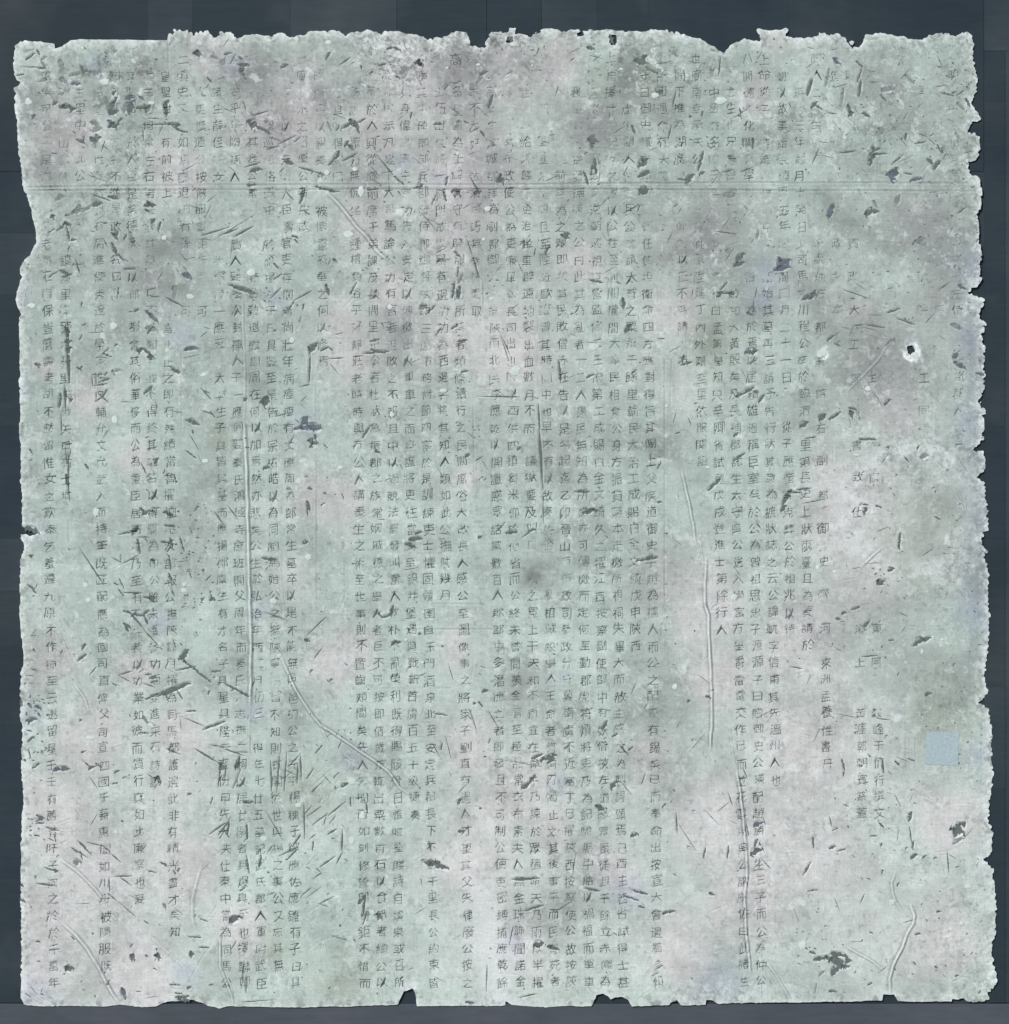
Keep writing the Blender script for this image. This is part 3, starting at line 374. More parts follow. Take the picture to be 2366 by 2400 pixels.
 (156,2272,166,2268,18,0),(153,2268,164,2276,16,0),(306,2240,314,2250,14,0),(308,2252,312,2238,12,0),(342,2240,343,2242,8,0),(364,2240,374,2246,14,0),(370,2236,372,2250,12,0),(216,2188,217,2190,6,0),(366,2224,367,2228,5,0),(304,2222,310,2212,3,0),
 (288,2320,290,2335,14,1),(285,2318,294,2340,12,1),(396,2309,424,2310,5,0),(408,2329,428,2330,5,0),(408,2338,444,2336,7,0),(420,2342,440,2345,14,0),(440,2318,444,2314,9,0),(195,2321,196,2322,5,0),(48,2110,56,2112,10,0),(50,2075,54,2078,8,0),(60,2330,72,2338,4,0),
 (318,2325,330,2325,3,0),(358,2270,368,2275,3,0),(250,2310,256,2298,5,0),(176,2205,166,2195,4,0),(84,2207,92,2208,6,0),(96,2331,100,2333,5,0),(488,2310,500,2308,3,0),
]
# pale spots: x, y, rx, ry
SPOTS = [(2092,2116,8,7),(1882,2216,10,10),(1885,2118,8,8),(1722,1399,8,7),(1583,1609,7,7),(1930,825,11,10),(1392,812,13,9),(1208,868,13,12),(265,763,9,8),(267,983,9,9),(200,1372,6,6),(206,1407,6,6),(351,1699,7,5),(825,1832,10,8),
 (824,1970,8,9),(850,1911,8,9),(700,1888,9,6),(617,1966,8,7),(722,1305,9,7),(640,1409,9,7),(655,1537,5,4),(766,404,7,6),(832,395,6,5),(816,548,12,9),(937,497,12,10),(846,448,7,14),(1144,488,8,6),(1134,560,5,4),(703,518,7,6),(588,638,9,8),
 (684,796,6,7),(914,718,6,6),(1055,1,1,1),(918,971,6,6),(1038,915,10,5),(900,1600,1,1),(798,1096,6,5),(700,1127,8,7),(480,1080,8,5),(476,878,7,5),(445,694,9,7),(385,556,7,6),(66,236,9,8),(314,105,8,6),(540,94,1,1),(468,100,7,6),(630,94,7,5),(770,98,8,6),
 (770,280,1,1),(552,800,1,1),(392,820,6,6),(225,1200,8,12),(74,716,10,6),(480,1265,1,1),(1576,65,1,1),(1456,160,4,3),(1536,222,10,7),(1690,235,14,9),(1998,99,6,5),(2146,832,10,8),(1905,1148,1,1),(2035,910,8,6),(2046,1202,5,4),(2163,1527,4,6),
 (2268,2206,8,6),(2256,2165,6,5),(2270,2078,10,6),(1563,951,4,3),(2146,1000,1,1),(2008,1066,9,3),(1660,1095,5,3),(1048,158,4,3),(1074,358,5,5),(1248,152,3,3),(1122,150,5,3),(652,1538,6,5),(946,1268,4,4),(430,1384,8,6),(432,1370,5,5),(1152,700,5,4),
 (968,1398,4,4),(993,1435,4,3),(952,1500,5,4),(990,1553,5,4),(480,1,1,1),(135,300,1,1),(246,190,12,7),(212,1500,1,1),(210,1730,12,5),(198,1362,1,1),(1190,90,1,1),(2048,1280,1,1),(1958,1340,5,4),(1918,1330,5,6),(355,240,9,5),(2210,1500,5,3)]

# ------------------------------------------------------------------ the inscription, column by column, left to right: (first row, characters)
B = '　'
INS = {
1: [(1,'望俟可公壽是其'),(10,'萱老華石自保豈蘑壽考胡不憖留惟女之歎泰乞羞遵九原不作神至云逖留星壬壬有薦昔阡子河之於於千萬年')],
2: [(2,'功允之山公俾於'),(11,'上鎮隱里烽警木基里夷戢矢曰有士域')],
3: [(2,'王里中　此公')],
4: [(2,'路蜜　劉世有啟胤有后進優秀邃於學家性良輔允文允武入而持筆既匠配鷹為國司直俾父司宣四國于蕃惠聞如川舟被隱服既')],
5: [(1,'知方能至坊名不從是敢　名曰似')],
6: [(1,'立聖誼年於人臣是矣德廉　以郎一都會其俗華侈而公為重臣居署才乃至有不知者以功業如彼而質行真如此廉察也爰')],
7: [(1,'允主可何常左右者甚狀其將廷臣不必知者或不得終其功名以得罷為巾公雖未獲參功而受進采石詩歌')],
8: [(1,'皇聖世　有前被上'),(13,'言'),(16,'言止止之即有殊績當魯擢恤不次部報公撫陝數月擢為司馬都護邊此非有精光盡才矣知')],
9: [(0,'二頃史又　如馬臨退田有孫所不　可')],
10: [(2,'故更獎遣公按陝服軍距行學　可')],
11: [(2,'諸生薛侄姊女'),(12,'壯徐幢一應五　太學生子具皆具基而應揚郡廩生有才名子具星具陛云爽份曰先大夫仕秦中嘗為同馬公')],
12: [(2,'安平年贈孫人'),(11,'實人娶秦次封孺人子一應同娶秦氏鴻極寺庶班閣父周年而秦氏才志撫二嗣以居廿嗣者具爆具至也擇聯卿')],
13: [(2,'周　　其益公常'),(13,'抒勤勤退慰即周在何以加焉然亦悲矣公生於弘治年酉二月初三　得年七廿五墓記武氏郡人軍尉武臣')],
14: [(2,'張　弟巡格恪于中　德應揚孫子曰具豐至是告於宗祐皓以為同制馬始公之撫陝寧揚嘗不知則賓閣後世與揚之事公又忘其無')],
15: [(0,'榮考取極以公元朝大臣壽官吏存問焉尚壯年病瘞痺有文應周為郎常生墓卒以是不能無邑邑初公之元平楊槐子鄒應佐應雛有子曰具')],
16: [(0,'世廟上宗之詔優公者先故')],
17: [(1,'圖恩再以親奏允　被懷靈恐垂之何以修焉')],
18: [(3,'旦以得慮曰')],
19: [(2,'殊誼大眾方無侃坐　鍾棺負俗平好靜莊老時時與方公人講泰生之術至世事則不置齒頰間矣先人乞閭而如刻修營即費鉅不惜而')],
20: [(2,'昔於人興從鄉前席子弟課茂談問里中公者杜狀急振郡之族常姻戚德之舉火者巨不可按即值歲荒輒出粟數百石以食餓者總公以')],
21: [(0,'上嘉命榜示凡變下大司馬論公功有言者沮敗之不報且中以過競法罷發叫奮人敘朴不亂榮利既得賜骸骨日惟軀墾賤詩自娛樂或召所')],
22: [(2,'如身偉之馬牛言功先入安定以傳檄出火車車之而身護將吏往當虜至親井堡遇與戰斬首虜百五十級捷奏')],
23: [(1,'廉其牛陣即部兵部發侍郎總督陝西三邊軍務討節四寧於是訓練吏士懼固疆圉自玉門酒泉北至安定兵郡長下不數千里長公約束皆')],
24: [(2,'士伍出使將一隊門故後暴有邊功功為西邊名將其知人類如此公撫陝幾月')],
25: [(0,'高　名聖諭為上解木守有辟服以此所禁者類條續行之民間風俗大改長人感公至圖像事之將家子劉直有過人才望其父失律廢公按之')],
26: [(2,'不不大好　敬落民巧無巷抉愛取')],
27: [(2,'高舉之漢城卻拜為副都御史巡撫陝西北民李應乾以開讖惑眾詰黨數百人郡部中多潛應之者即發且不可制公使吏密縛捕應乾餘')],
28: [(2,'陝　　名布政使公為吏廉且嚴長司出也陝以西供四鎮芻米仰於他省而公終未嘗問羨金官至極品常衣布素夫人無金珠飾聞諾金')],
29: [(2,'註以為給師餞下吏治坐車辟遠地裂出血數月不而　議獄要及叫曰一人之冤上干天和不雨宜在命子乃諫於眾稱命天乃雨成半擢')],
30: [(2,'者其惡至亟是民間且至陸近歐訟曾其時關中也早不有以故奏許盜為　亂相賊殺舉人王命者嘗何刃愒止之其後事平而民有死者')],
31: [(2,'人其過以罰前甚為之眾即拔其民敗僧赤在告以是名起迄乙卯晉山西布政司參政分守冀南虜不近塞丁巳擢陝西按察使公故按陝')],
32: [(2,'襄還者欲逆發撫捕之公曰此其為亂者一二人愚民無知為所惑亦可傳檄而定何至動郡虎符煩將吏乃為記馳縣中賂以禍福而單車')],
33: [(2,'盛從說土羅均多逆朝巡視京營監修二王府第工成賜白金文綺久之擢江西按察副使部中有妖僧挾左道惑眾聚徒且千餘立赤幟為')],
34: [(0,'上自擇才御史按之遂以公往至則關隴間大旱民相食公身方振貸窮本走檄所視祠失畢大而赦主感之為製詞頌焉己酉主西省試得士甚')],
35: [(3,'虜後關人苦之民公疏請太蒼之粟永千餘里輸民大治工成賜白金文綺戊申陝西')],
36: [(0,'文子曰御史輒立命關屬簡任使坦衛命四方應對得旨其賜上父疾道御史子趙為孺人而公之配亦有錫矣已而奉命出按宣大會邊牆多傾')],
37: [(0,'上所知遇命有大慶')],
38: [(1,'閒下推為湖廣道道監御史以正不平請　為')],
39: [(0,'世廟南幸承天公　職守扈從還陞建丁內外艱至里依服闋詔')],
40: [(2,'中丞有名聞天下者俟後為文行曰孟第舉知只辛卿省試登戊戌登進士第除行人')],
41: [(2,'之生也兄若母雲震圖　　名齡知大黃殷矣及長補郡諸生太守吳公送入學宮方舉爵雷電交作已而並花雲見吳公謂座佐曰此諸生')],
42: [(0,'八閒德成化間有學忠殘店北　俗　為於焉以居積雄過稱巨室矣於公為曾祖思忠子源源子曰贈御史公瑛配趙勝人生三子而公為仲公')],
43: [(0,'上命從子　持走走歲山中　　所始其墓再三請予告行狀其意為摭狀誌之云公諱軏字信甫其先溫州人也')],
44: [(1,'朝以故事給祭遣恩五年閏　周四月二十一日　　從子應奎等克葬公於祖兆以待')],
45: [(1,'　萬曆三年起月十癸日少司馬芝川程公卒於臨渭　里第長史上狀兩臺且為奏請於')],
46: [(0,'贈人之　無　司　書　　十處地方　都　憲　院　右　副　都　御　史　齊　河　來洲孟養性書丹')],
47: [(1,'進　　　士　第　四　政　夫　本')],
48: [(1,'興　　　上　節　　　資　政　大　工　部　尚　書　致　仕'),(34,'沁　上　　黃涯郭朝賓篆蓋')],
49: [(1,'經　　　　　省'),(19,'士　　　　　官'),(34,'東　阿　　穀峰于慎行撰文')],
50: [(0,'考　資　　　　官')],
51: [(1,'閣　　　士')],
52: [(2,'興　　士　　　　　　　林　院　　　工　同')],
53: [(4,'四年登　　　冊程公公　馬')],
54: [(1,'明　中　山斗西侍才　等子部左侍郎　右司郡人之弁')],
}
PITCH = 39.4; ROW0 = 136.0
def rowpos(c, r):
    y = ROW0 + PITCH * r + (27 - c) * 0.12 * (r / 55.0) * 1.0
    x = 107 + 40.17 * (c - 1) + (y - 215) / 2085.0 * (19 + 0.32 * (c - 1))
    return x, y

# readability of each part of the face: 1 crisp, 0 nearly gone
def clarity(x, y):
    c = 0.66 + 0.18 * np.clip((y - 500) / 700, 0, 1)
    for (bx, by, r, a) in [(2180,500,260,.28),(2200,1000,220,.3),(2100,250,200,.25),(180,250,130,.2),(1690,500,120,.4),(480,900,90,.35),(1340,330,120,.35),(700,250,60,.3),(1150,650,60,.2),
                           (1270,1320,60,.7),(650,180,80,.3),(900,120,120,.3),(130,500,90,.5),(430,650,90,.4),(1270,250,70,.4),(1560,480,60,.4),(620,1600,60,.4),(1760,620,60,.35),(1450,1300,70,.2),(1230,1650,50,.3)]:
        c = c - a * np.exp(-((x - bx) ** 2 + (y - by) ** 2) / r ** 2)
    return c

# glyph shapes: one text curve per column, a line per character
glyph = []      # (column, xy array, tris, row per vertex)
import bpy as _b
for c, segs in INS.items():
    rows = [''] * 60
    for r0, s in segs:
        for k, ch in enumerate(s):
            rows[r0 + k] = '' if ch == B else ch
    cu = bpy.data.curves.new('glyphs', 'FONT')
    cu.body = '\n'.join(rows)
    cu.resolution_u = 1
    cu.offset = 0.0
    ob = bpy.data.objects.new('glyphs', cu)
    COL.objects.link(ob)
    glyph.append([c, ob])
dg = bpy.context.evaluated_depsgraph_get()
for g in glyph:
    c, ob = g
    me = bpy.data.meshes.new_from_object(ob.evaluated_get(dg))
    me.calc_loop_triangles()
    v = np.zeros(len(me.vertices) * 3); me.vertices.foreach_get('co', v); v = v.reshape(-1, 3)[:, :2]
    t = np.zeros(len(me.loop_triangles) * 3, dtype=np.int32); me.loop_triangles.foreach_get('vertices', t); t = t.reshape(-1, 3)
    g += [v, t]
for g in glyph:
    cu = g[1].data
    bpy.data.objects.remove(g[1]); bpy.data.curves.remove(cu)

def place_glyphs(c, v, t):
    row = np.round(0.38 - v[:, 1]).astype(int)
    lx = v[:, 0] - 0.5
    ly = v[:, 1] + row - 0.38
    R = np.random.default_rng(100 + c)
    n = 60
    sx = R.uniform(0.84, 1.06, n); sy = R.uniform(0.84, 1.10, n); sh = R.uniform(0.06, 0.17, n); ro = R.uniform(-0.07, 0.07, n)
    dx = R.uniform(-2.4, 2.4, n); dy = R.uniform(-2.6, 2.6, n)
    # brush-like: lines rise to the right, strokes waver
    ly = ly + sh[row] * lx
    w = 0.034
    lx2 = lx * sx[row] + w * (vnoise(lx * 900 + row * 37 % 900, ly * 900 + 900, 130, c) - 0.5) * 2
    ly2 = ly * sy[row] + w * (vnoise(lx * 900 + 900, ly * 900 + row * 61 % 900, 130, c + 99) - 0.5) * 2
    X = lx2 - ro[row] * ly2; Y = ly2 + ro[row] * lx2
    EM = 28.5
    px, py = rowpos(c, row)
    return px + dx[row] + X * EM, py + dy[row] - Y * EM, row, sx

def brush(v, t, c):
    """thin the level strokes, let the upright ones swell and taper"""
    e = np.concatenate([t[:, [0, 1]], t[:, [1, 2]], t[:, [2, 0]]])
    n = len(v)
    key = np.minimum(e[:, 0], e[:, 1]).astype(np.int64) * n + np.maximum(e[:, 0], e[:, 1])
    u, inv, cnt = np.unique(key, return_inverse=True, return_counts=True)
    b = e[cnt[inv] == 1]
    d = v[b[:, 1]] - v[b[:, 0]]
    L = np.hypot(d[:, 0], d[:, 1])[:, None] + 1e-9
    nn = np.stack([d[:, 1], -d[:, 0]], 1) / L
    N = np.zeros_like(v)
    np.add.at(N, b[:, 0], nn); np.add.at(N, b[:, 1], nn)
    l = np.hypot(N[:, 0], N[:, 1]); N /= np.maximum(l, 1e-6)[:, None]
    # orientation: outward for counter-clockwise triangles
    a = v[t]; s = np.sign(np.sum((a[:, 1, 0] - a[:, 0, 0]) * (a[:, 2, 1] - a[:, 0, 1]) - (a[:, 2, 0] - a[:, 0, 0]) * (a[:, 1, 1] - a[:, 0, 1])))
    w = vnoise(v[:, 0] * 700 + 40, (-v[:, 1] * 50) % 60 * 55 , 60, c + 400) - 0.5
    w2 = vnoise(v[:, 0] * 1500 + 90, (-v[:, 1] * 50) % 60 * 55 , 30, c + 700) - 0.5
    amt = 0.015 + 0.012 * N[:, 1] ** 2 + 0.026 * w + 0.02 * w2
    return v - N * s * amt[:, None]
G = []
for c, _, v, t in glyph:
    v = brush(v, t, c)
    x, y, row, _s = place_glyphs(c, v, t)
    G.append((c, x, y, t, row))

# ------------------------------------------------------------------ height field of the face
ST = 2.3
NX = int((2350 - 20) / ST); NY = int((2378 - 56) / ST)
gx = 20 + np.arange(NX) * ST; gy = 56 + np.arange(NY) * ST
XX, YY = np.meshgrid(gx, gy)
H = np.zeros_like(XX)

def win(x0, y0, x1, y1, pad):
    i0 = max(0, int((min(x0, x1) - pad - 20) / ST)); i1 = min(NX, int((max(x0, x1) + pad - 20) / ST) + 2)
    j0 = max(0, int((min(y0, y1) - pad - 56) / ST)); j1 = min(NY, int((max(y0, y1) + pad - 56) / ST) + 2)
    return slice(j0, j1), slice(i0, i1)

def segd(X, Y, x0, y0, x1, y1):
    dx, dy = x1 - x0, y1 - y0
    t = ((X - x0) * dx + (Y - y0) * dy) / max(dx * dx + dy * dy, 1e-6)
    t = np.clip(t, 0, 1)
    return np.hypot(X - x0 - t * dx, Y - y0 - t * dy), t

# inside mask by even-odd rows, distance to the outline near it
def inside(poly):
    P = np.array(poly); Q = np.roll(P, -1, 0)
    par = np.zeros((NY, NX), dtype=bool)
    for (x0, y0), (x1, y1) in zip(P, Q):
        if y0 == y1: continue
        lo, hi = min(y0, y1), max(y0, y1)
        js = np.where((gy >= lo) & (gy < hi))[0]
        for j in js:
            xi = x0 + (gy[j] - y0) / (y1 - y0) * (x1 - x0)
            par[j, gx < xi] ^= True
    return par
def signed(poly, R=70):
    ins = inside(poly)
    D = np.full((NY, NX), float(R))
    P = poly; 
    for k in range(len(P)):
        x0, y0 = P[k]; x1, y1 = P[(k + 1) % len(P)]
        a, b = win(x0, y0, x1, y1, R)
        d, _ = segd(XX[a, b], YY[a, b], x0, y0, x1, y1)
        D[a, b] = np.minimum(D[a, b], d)
    return np.where(ins, D, -D)
SD = signed(OUT)
for h in HOLES:
    a, b = win(min(p[0] for p in h), min(p[1] for p in h), max(p[0] for p in h), max(p[1] for p in h), 40)
    SD = np.minimum(SD, -signed(h, 70))
rag = np.where(YY > 2300, 0.45, 1.0)
rag = np.where((XX < 400) & (YY < 120) & (XX > 150), 0.3, rag)
rag = np.where(XX > 2230, 1.5, rag)
rag = np.where((YY < 130) & (XX > 400), 1.5, rag)
rag = np.where((XX > 2230) & (YY > 600) & (YY < 1450), 1.8, rag)
F = SD + rag * (5 * (fbm(XX, YY, 26, 31, 3, 0.9) - 0.5) + 6 * (vnoise(XX, YY, 5.5, 35) - 0.5) * vnoise(XX, YY, 60, 36) + 5 * (fbm(XX, YY * 3, 14, 41, 2) - 0.5) * (XX > 2200))

# broad unevenness, then wear
H += 5.0 * (fbm(XX, YY, 260, 51, 3) - 0.5)
patch = np.clip((fbm(XX, YY, 150, 61, 4) - 0.50) * 4, 0, 1)
topw = 0.75 * np.clip((620 - YY) / 450, 0, 1) * np.clip(1 - (XX - 1500) / 600, 0.25, 1.0)
rightw = np.clip((XX - 1900) / 400, 0, 1) * np.clip((1800 - YY) / 900, 0, 1) * 0.3
roughz = np.clip(0.25 + 0.75 * topw + 0.35 * rightw, 0, 1)
H += (fbm(XX, YY, 20, 71, 4, 0.85) - 0.5) * (0.9 + 4.2 * patch * roughz)
# the abraded whorl on the right
wd = np.hypot(XX - 2130, (YY - 1180) * 1.0)
wh = np.exp(-((wd - 90) / 55) ** 2)
ang = np.arctan2(YY - 1180, XX - 2130)
wdw = wd + 60 * (fbm(XX, YY, 70, 83, 3) - 0.5)
arcm = np.clip((fbm(XX, YY, 80, 84, 2) - 0.42) * 5, 0, 1) * (YY < 1250)
H += wh * arcm * 1.0 * (vnoise(wdw * 2.2, ang * 22 + 400, 20, 81) - 0.5)
# ragged rim: fibres across the edge
rim = np.clip(1 - SD / 46.0, 0, 1)
rim2 = rim * (rag > 0.9)
fib = fbm(XX, YY, 13, 91, 3, 0.9) * 1.3 - 0.15
H += rim2 * 2.6 * (fib - 0.5)
edge_round = np.clip(1 - SD / 7.0, 0, 1)
H -= edge_round ** 2 * 0.5

CREST = np.zeros_like(H)
DARK = np.zeros_like(H)      # darkening along ridge flanks and folded lines
for pts, hw, hh in RIDGES:
    hw *= 0.8; hh *= 0.85
    L = sum(math.hypot(pts[k + 1][0] - pts[k][0], pts[k + 1][1] - pts[k][1]) for k in range(len(pts) - 1))
    xs = [p[0] for p in pts]; ys = [p[1] for p in pts]
    a, b = win(min(xs), min(ys), max(xs), max(ys), hw * 5)
    X, Y = XX[a, b], YY[a, b]
    X = X + 2.0 * (vnoise(X, Y, 26, 3) - 0.5)
    best = np.full(X.shape, 1e9); arc = np.zeros(X.shape); s0 = 0
    for k in range(len(pts) - 1):
        d, t = segd(X, Y, *pts[k], *pts[k + 1])
        l = math.hypot(pts[k + 1][0] - pts[k][0], pts[k + 1][1] - pts[k][1])
        m = d < best
        best = np.where(m, d, best); arc = np.where(m, s0 + t * l, arc); s0 += l
    tap = np.clip(np.minimum(arc, L - arc) / min(30, L / 3), 0.0, 1) ** 0.6
    tap = tap * (0.75 + 0.5 * vnoise(X, Y, 40, 5))
    q = best / hw
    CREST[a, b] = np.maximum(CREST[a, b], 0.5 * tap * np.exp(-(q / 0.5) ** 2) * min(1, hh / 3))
    H[a, b] += 0.78 * hh * tap * (np.exp(-(q / 0.62) ** 2) - 0.42 * np.exp(-((q - 1.25) / 0.42) ** 2))
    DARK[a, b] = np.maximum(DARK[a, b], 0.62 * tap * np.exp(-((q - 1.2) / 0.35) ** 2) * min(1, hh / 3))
for x0, y0, x1, y1, hw, dp in LINES:
    a, b = win(x0, y0, x1, y1, hw * 4)
    d, t = segd(XX[a, b], YY[a, b] + 1.5 * (vnoise(XX[a, b], YY[a, b], 90, 8) - 0.5), x0, y0, x1, y1)
    m = 0.35 + 0.9 * vnoise(XX[a, b], YY[a, b], 60, 9)
    H[a, b] += dp * m * (-np.exp(-(d / (hw * 1.1)) ** 2) + 0.45 * np.exp(-((d - 3.4) / 1.5) ** 2))
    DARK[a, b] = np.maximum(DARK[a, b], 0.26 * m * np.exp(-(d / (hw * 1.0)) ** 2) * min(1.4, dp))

# grooves of the characters
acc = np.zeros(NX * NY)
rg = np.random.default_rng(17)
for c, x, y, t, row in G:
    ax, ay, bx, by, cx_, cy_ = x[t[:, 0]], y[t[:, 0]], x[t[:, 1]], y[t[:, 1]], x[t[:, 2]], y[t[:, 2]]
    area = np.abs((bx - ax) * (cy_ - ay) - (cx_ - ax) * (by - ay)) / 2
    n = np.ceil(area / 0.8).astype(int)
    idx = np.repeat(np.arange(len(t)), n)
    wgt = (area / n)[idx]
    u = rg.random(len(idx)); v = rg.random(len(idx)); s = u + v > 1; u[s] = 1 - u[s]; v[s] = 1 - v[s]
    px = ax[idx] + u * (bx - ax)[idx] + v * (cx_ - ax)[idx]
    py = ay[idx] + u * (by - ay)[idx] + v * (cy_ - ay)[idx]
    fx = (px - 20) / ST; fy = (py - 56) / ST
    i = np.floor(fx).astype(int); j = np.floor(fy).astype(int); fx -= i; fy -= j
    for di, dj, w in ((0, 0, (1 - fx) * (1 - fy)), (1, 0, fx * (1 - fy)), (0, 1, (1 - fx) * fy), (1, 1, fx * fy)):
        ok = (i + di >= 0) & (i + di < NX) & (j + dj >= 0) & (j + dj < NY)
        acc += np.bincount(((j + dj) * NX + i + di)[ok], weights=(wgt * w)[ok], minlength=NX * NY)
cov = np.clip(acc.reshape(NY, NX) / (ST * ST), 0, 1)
CL = clarity(XX, YY)
H -= cov * 1.5 * np.clip(CL + 0.1, 0.2, 1)

# gouges sink the stone
def spindle(x0, y0, x1, y1, w, tone, k):
    """irregular outline of one gouge"""
    R = random.Random(k * 7 + 1)
    L = math.hypot(x1 - x0, y1 - y0)
    if L < 1: x1 += 1; L = 1
    ux, uy = (x1 - x0) / L, (y1 - y0) / L
    nx, ny = -uy, ux
    fat = w / L
    ext = w * 0.35 if fat > 0.3 else 0
    n = 4 if L < 8 else (7 if L < 20 else (11 if L < 45 else 15))
    if w < 2: n = max(3, n // 2)
    pts = []
    peak = R.uniform(0.3, 0.7)
    def prof(t):
        a = min(t / peak, (1 - t) / (1 - peak))
        a = max(a, 0)
        if fat > 0.14: return (math.sin(math.pi * min(max(t, 0.04), 0.96)) ** 0.4) * w / 2
        return (a ** 0.7) * w / 2
    for s in (1, -1):
        rngt = range(0, n + 1) if s == 1 else range(n - 1, 0, -1)
        for i in rngt:
            t = i / n
            ww = prof(t) * (R.choice((R.uniform(0.15, 0.6), R.uniform(0.6, 1.0), R.uniform(1.0, 1.5))) if fat > 0.12 else R.uniform(0.6, 1.3))
            tt = -ext + t * (L + 2 * ext)
            j = R.uniform(-0.3, 0.3) * L / n
            pts.append((x0 + ux * (tt + j) + nx * ww * s, y0 + uy * (tt + j) + ny * ww * s))
    return pts
GP = []
for k, g in enumerate(GOUGE):
    x0, y0, x1, y1, w, tone = g
    if w <= 1: continue
    GP.append((spindle(x0, y0, x1, y1, w, tone, k), g))
rgr = random.Random(23)
SPK = []      # small specks and nicks
def dens(x, y):
    d = 0.25 + 0.75 * (y < 650) + 0.5 * (x > 1950) + 0.35 * (x < 120)
    return d
n_try = 0
while len(SPK) < 1600:
    x = rgr.uniform(50, 2310); y = rgr.uniform(85, 2345)
    if rgr.random() > dens(x, y): continue
    a = rgr.uniform(-1.2, 1.2) if rgr.random() < 0.8 else rgr.uniform(0, 3.14)
    l = abs(rgr.gauss(0, 4)) + 2; w = rgr.uniform(1.3, 3.4)
    if rgr.random() < 0.22: l = rgr.uniform(12, 42); w = rgr.uniform(1.0, 2.2)
    SPK.append((x, y, x + l * math.cos(a), y + l * math.sin(a), w, 0))
# clusters of peppering
for (bx, by, r, n) in [(440,1290,45,26),(470,1400,40,18),(80,1650,30,14),(85,1750,30,14),(80,1940,35,16),(1900,2190,50,16),(1640,1,1,0),(1310,740,30,6),(2060,1350,30,8),(1540,1490,60,8),(1120,1010,20,8),(1260,150,200,20),(650,720,60,14),(300,160,80,14),(1050,1020,50,8),
                       (2080,300,40,16),(2190,350,30,12),(2240,190,40,16),(2230,1720,50,10),(440,1200,60,10),(1130,690,60,10),(800,1730,60,8)]:
    for _ in range(n):
        x = rgr.gauss(bx, r / 1.6); y = rgr.gauss(by, r / 1.6); a = rgr.uniform(-.8, .8); l = rgr.uniform(1.5, 6)
        SPK.append((x, y, x + l * math.cos(a), y + l * math.sin(a), rgr.uniform(2, 4.5), 0))
SP2 = [(spindle(*s, k + 5000), s) for k, s in enumerate(SPK)]
for _, (x0, y0, x1, y1, w, tone) in GP + SP2:
    a, b = win(x0, y0, x1, y1, w * 1.2 + 4)
    d, t = segd(XX[a, b], YY[a, b], x0, y0, x1, y1)
    wl = (w / 2) * (0.35 + 0.65 * np.sqrt(np.clip(4 * t * (1 - t), 0, 1)))
    dep = min(2.0, 0.55 + w * 0.13)
    H[a, b] = H[a, b] - dep * np.clip((wl + 0.8 - d) / 2.2, 0, 1) + 0.5 * np.exp(-((d - wl - 2.4) / 1.4) ** 2) * min(1, w / 6)
# the scored area near the upper right and hatchings
HAT = []
for (bx, by, n, a0, da, L, sp) in [(770,1870,16,-0.72,.25,60,34),(700,2080,7,-.7,.2,60,34),(700,540,9,-.6,.3,60,60),(2030,360,8,-.6,.4,70,40),(380,2150,12,.72,.1,90,60),(800,540,10,.9,.1,45,34),(100,2330,14,.65,.1,60,26),(2040,300,8,1.1,.4,60,40),(1740,340,6,-.5,.2,60,30),(110,1940,9,.3,.4,50,26)]:
    for _ in range(n):
        x = rgr.gauss(bx, sp); y = rgr.gauss(by, sp); a = a0 + rgr.gauss(0, da); l = L * rgr.uniform(.4, 1)
        HAT.append((x, y, x + l * math.cos(a), y + l * math.sin(a)))
for _ in range(420):
    x = rgr.uniform(50, 2280); y = rgr.uniform(90, 2320); a = rgr.uniform(-1.3, 1.3) if rgr.random() < .6 else rgr.uniform(0, 3.14); l = abs(rgr.gauss(0, 40)) + 8
    HAT.append((x, y, x + l * math.cos(a), y + l * math.sin(a)))
for x0, y0, x1, y1 in HAT:
    a, b = win(x0, y0, x1, y1, 8)
    d, t = segd(XX[a, b], YY[a, b], x0, y0, x1, y1)
    m = np.clip(4 * t * (1 - t), 0, 1)
    H[a, b] += m * (-0.9 * np.exp(-(d / 1.3) ** 2) + 0.55 * np.exp(-((d - 3) / 1.3) ** 2))

# ------------------------------------------------------------------ colours of the stone, with shade painted on its right edge
GREEN = lin(165, 182, 178); PINK = lin(192, 187, 193); GREY = lin(128, 136, 137); PALE = lin(200, 209, 212); BLUE = lin(150, 160, 182); OLIVE = lin(140, 152, 143)
PB = [(400,110,60),(540,230,80),(780,130,90),(870,150,60),(940,130,60),(1060,110,60),(120,250,80),(330,330,60),(720,250,50),(870,330,80),(700,430,60),(860,400,70),(840,640,60),(640,620,50),(740,560,50),(960,660,60),(1110,500,50),(1280,600,60),(1620,590,30),(1690,800,50),(1620,950,90),(1640,1090,70),(1500,1200,90),(1340,1130,80),(1360,1290,50),(1500,1430,110),(1350,1530,90),(1290,1780,60),(1420,1700,90),(1540,1620,110),(1780,1780,60),(1800,1550,60),(870,1230,50),(900,1400,60),(960,1500,70),(900,1650,70),(960,1780,60),(1040,1560,50),(640,1240,60),(600,940,50),(650,960,60),(180,760,40),(250,870,40),(90,700,30),(100,1240,60),(160,1400,80),(110,1560,80),(80,1740,90),(250,1850,80),(350,1650,60),(460,1760,50),(60,1850,80),(250,1270,50),(330,1380,50),(880,900,30),(1240,1450,60),(1160,1640,50),(180,1650,80),(1480,1560,90),(60,1500,60),(660,680,60),(1420,190,40),(1480,60,50)]
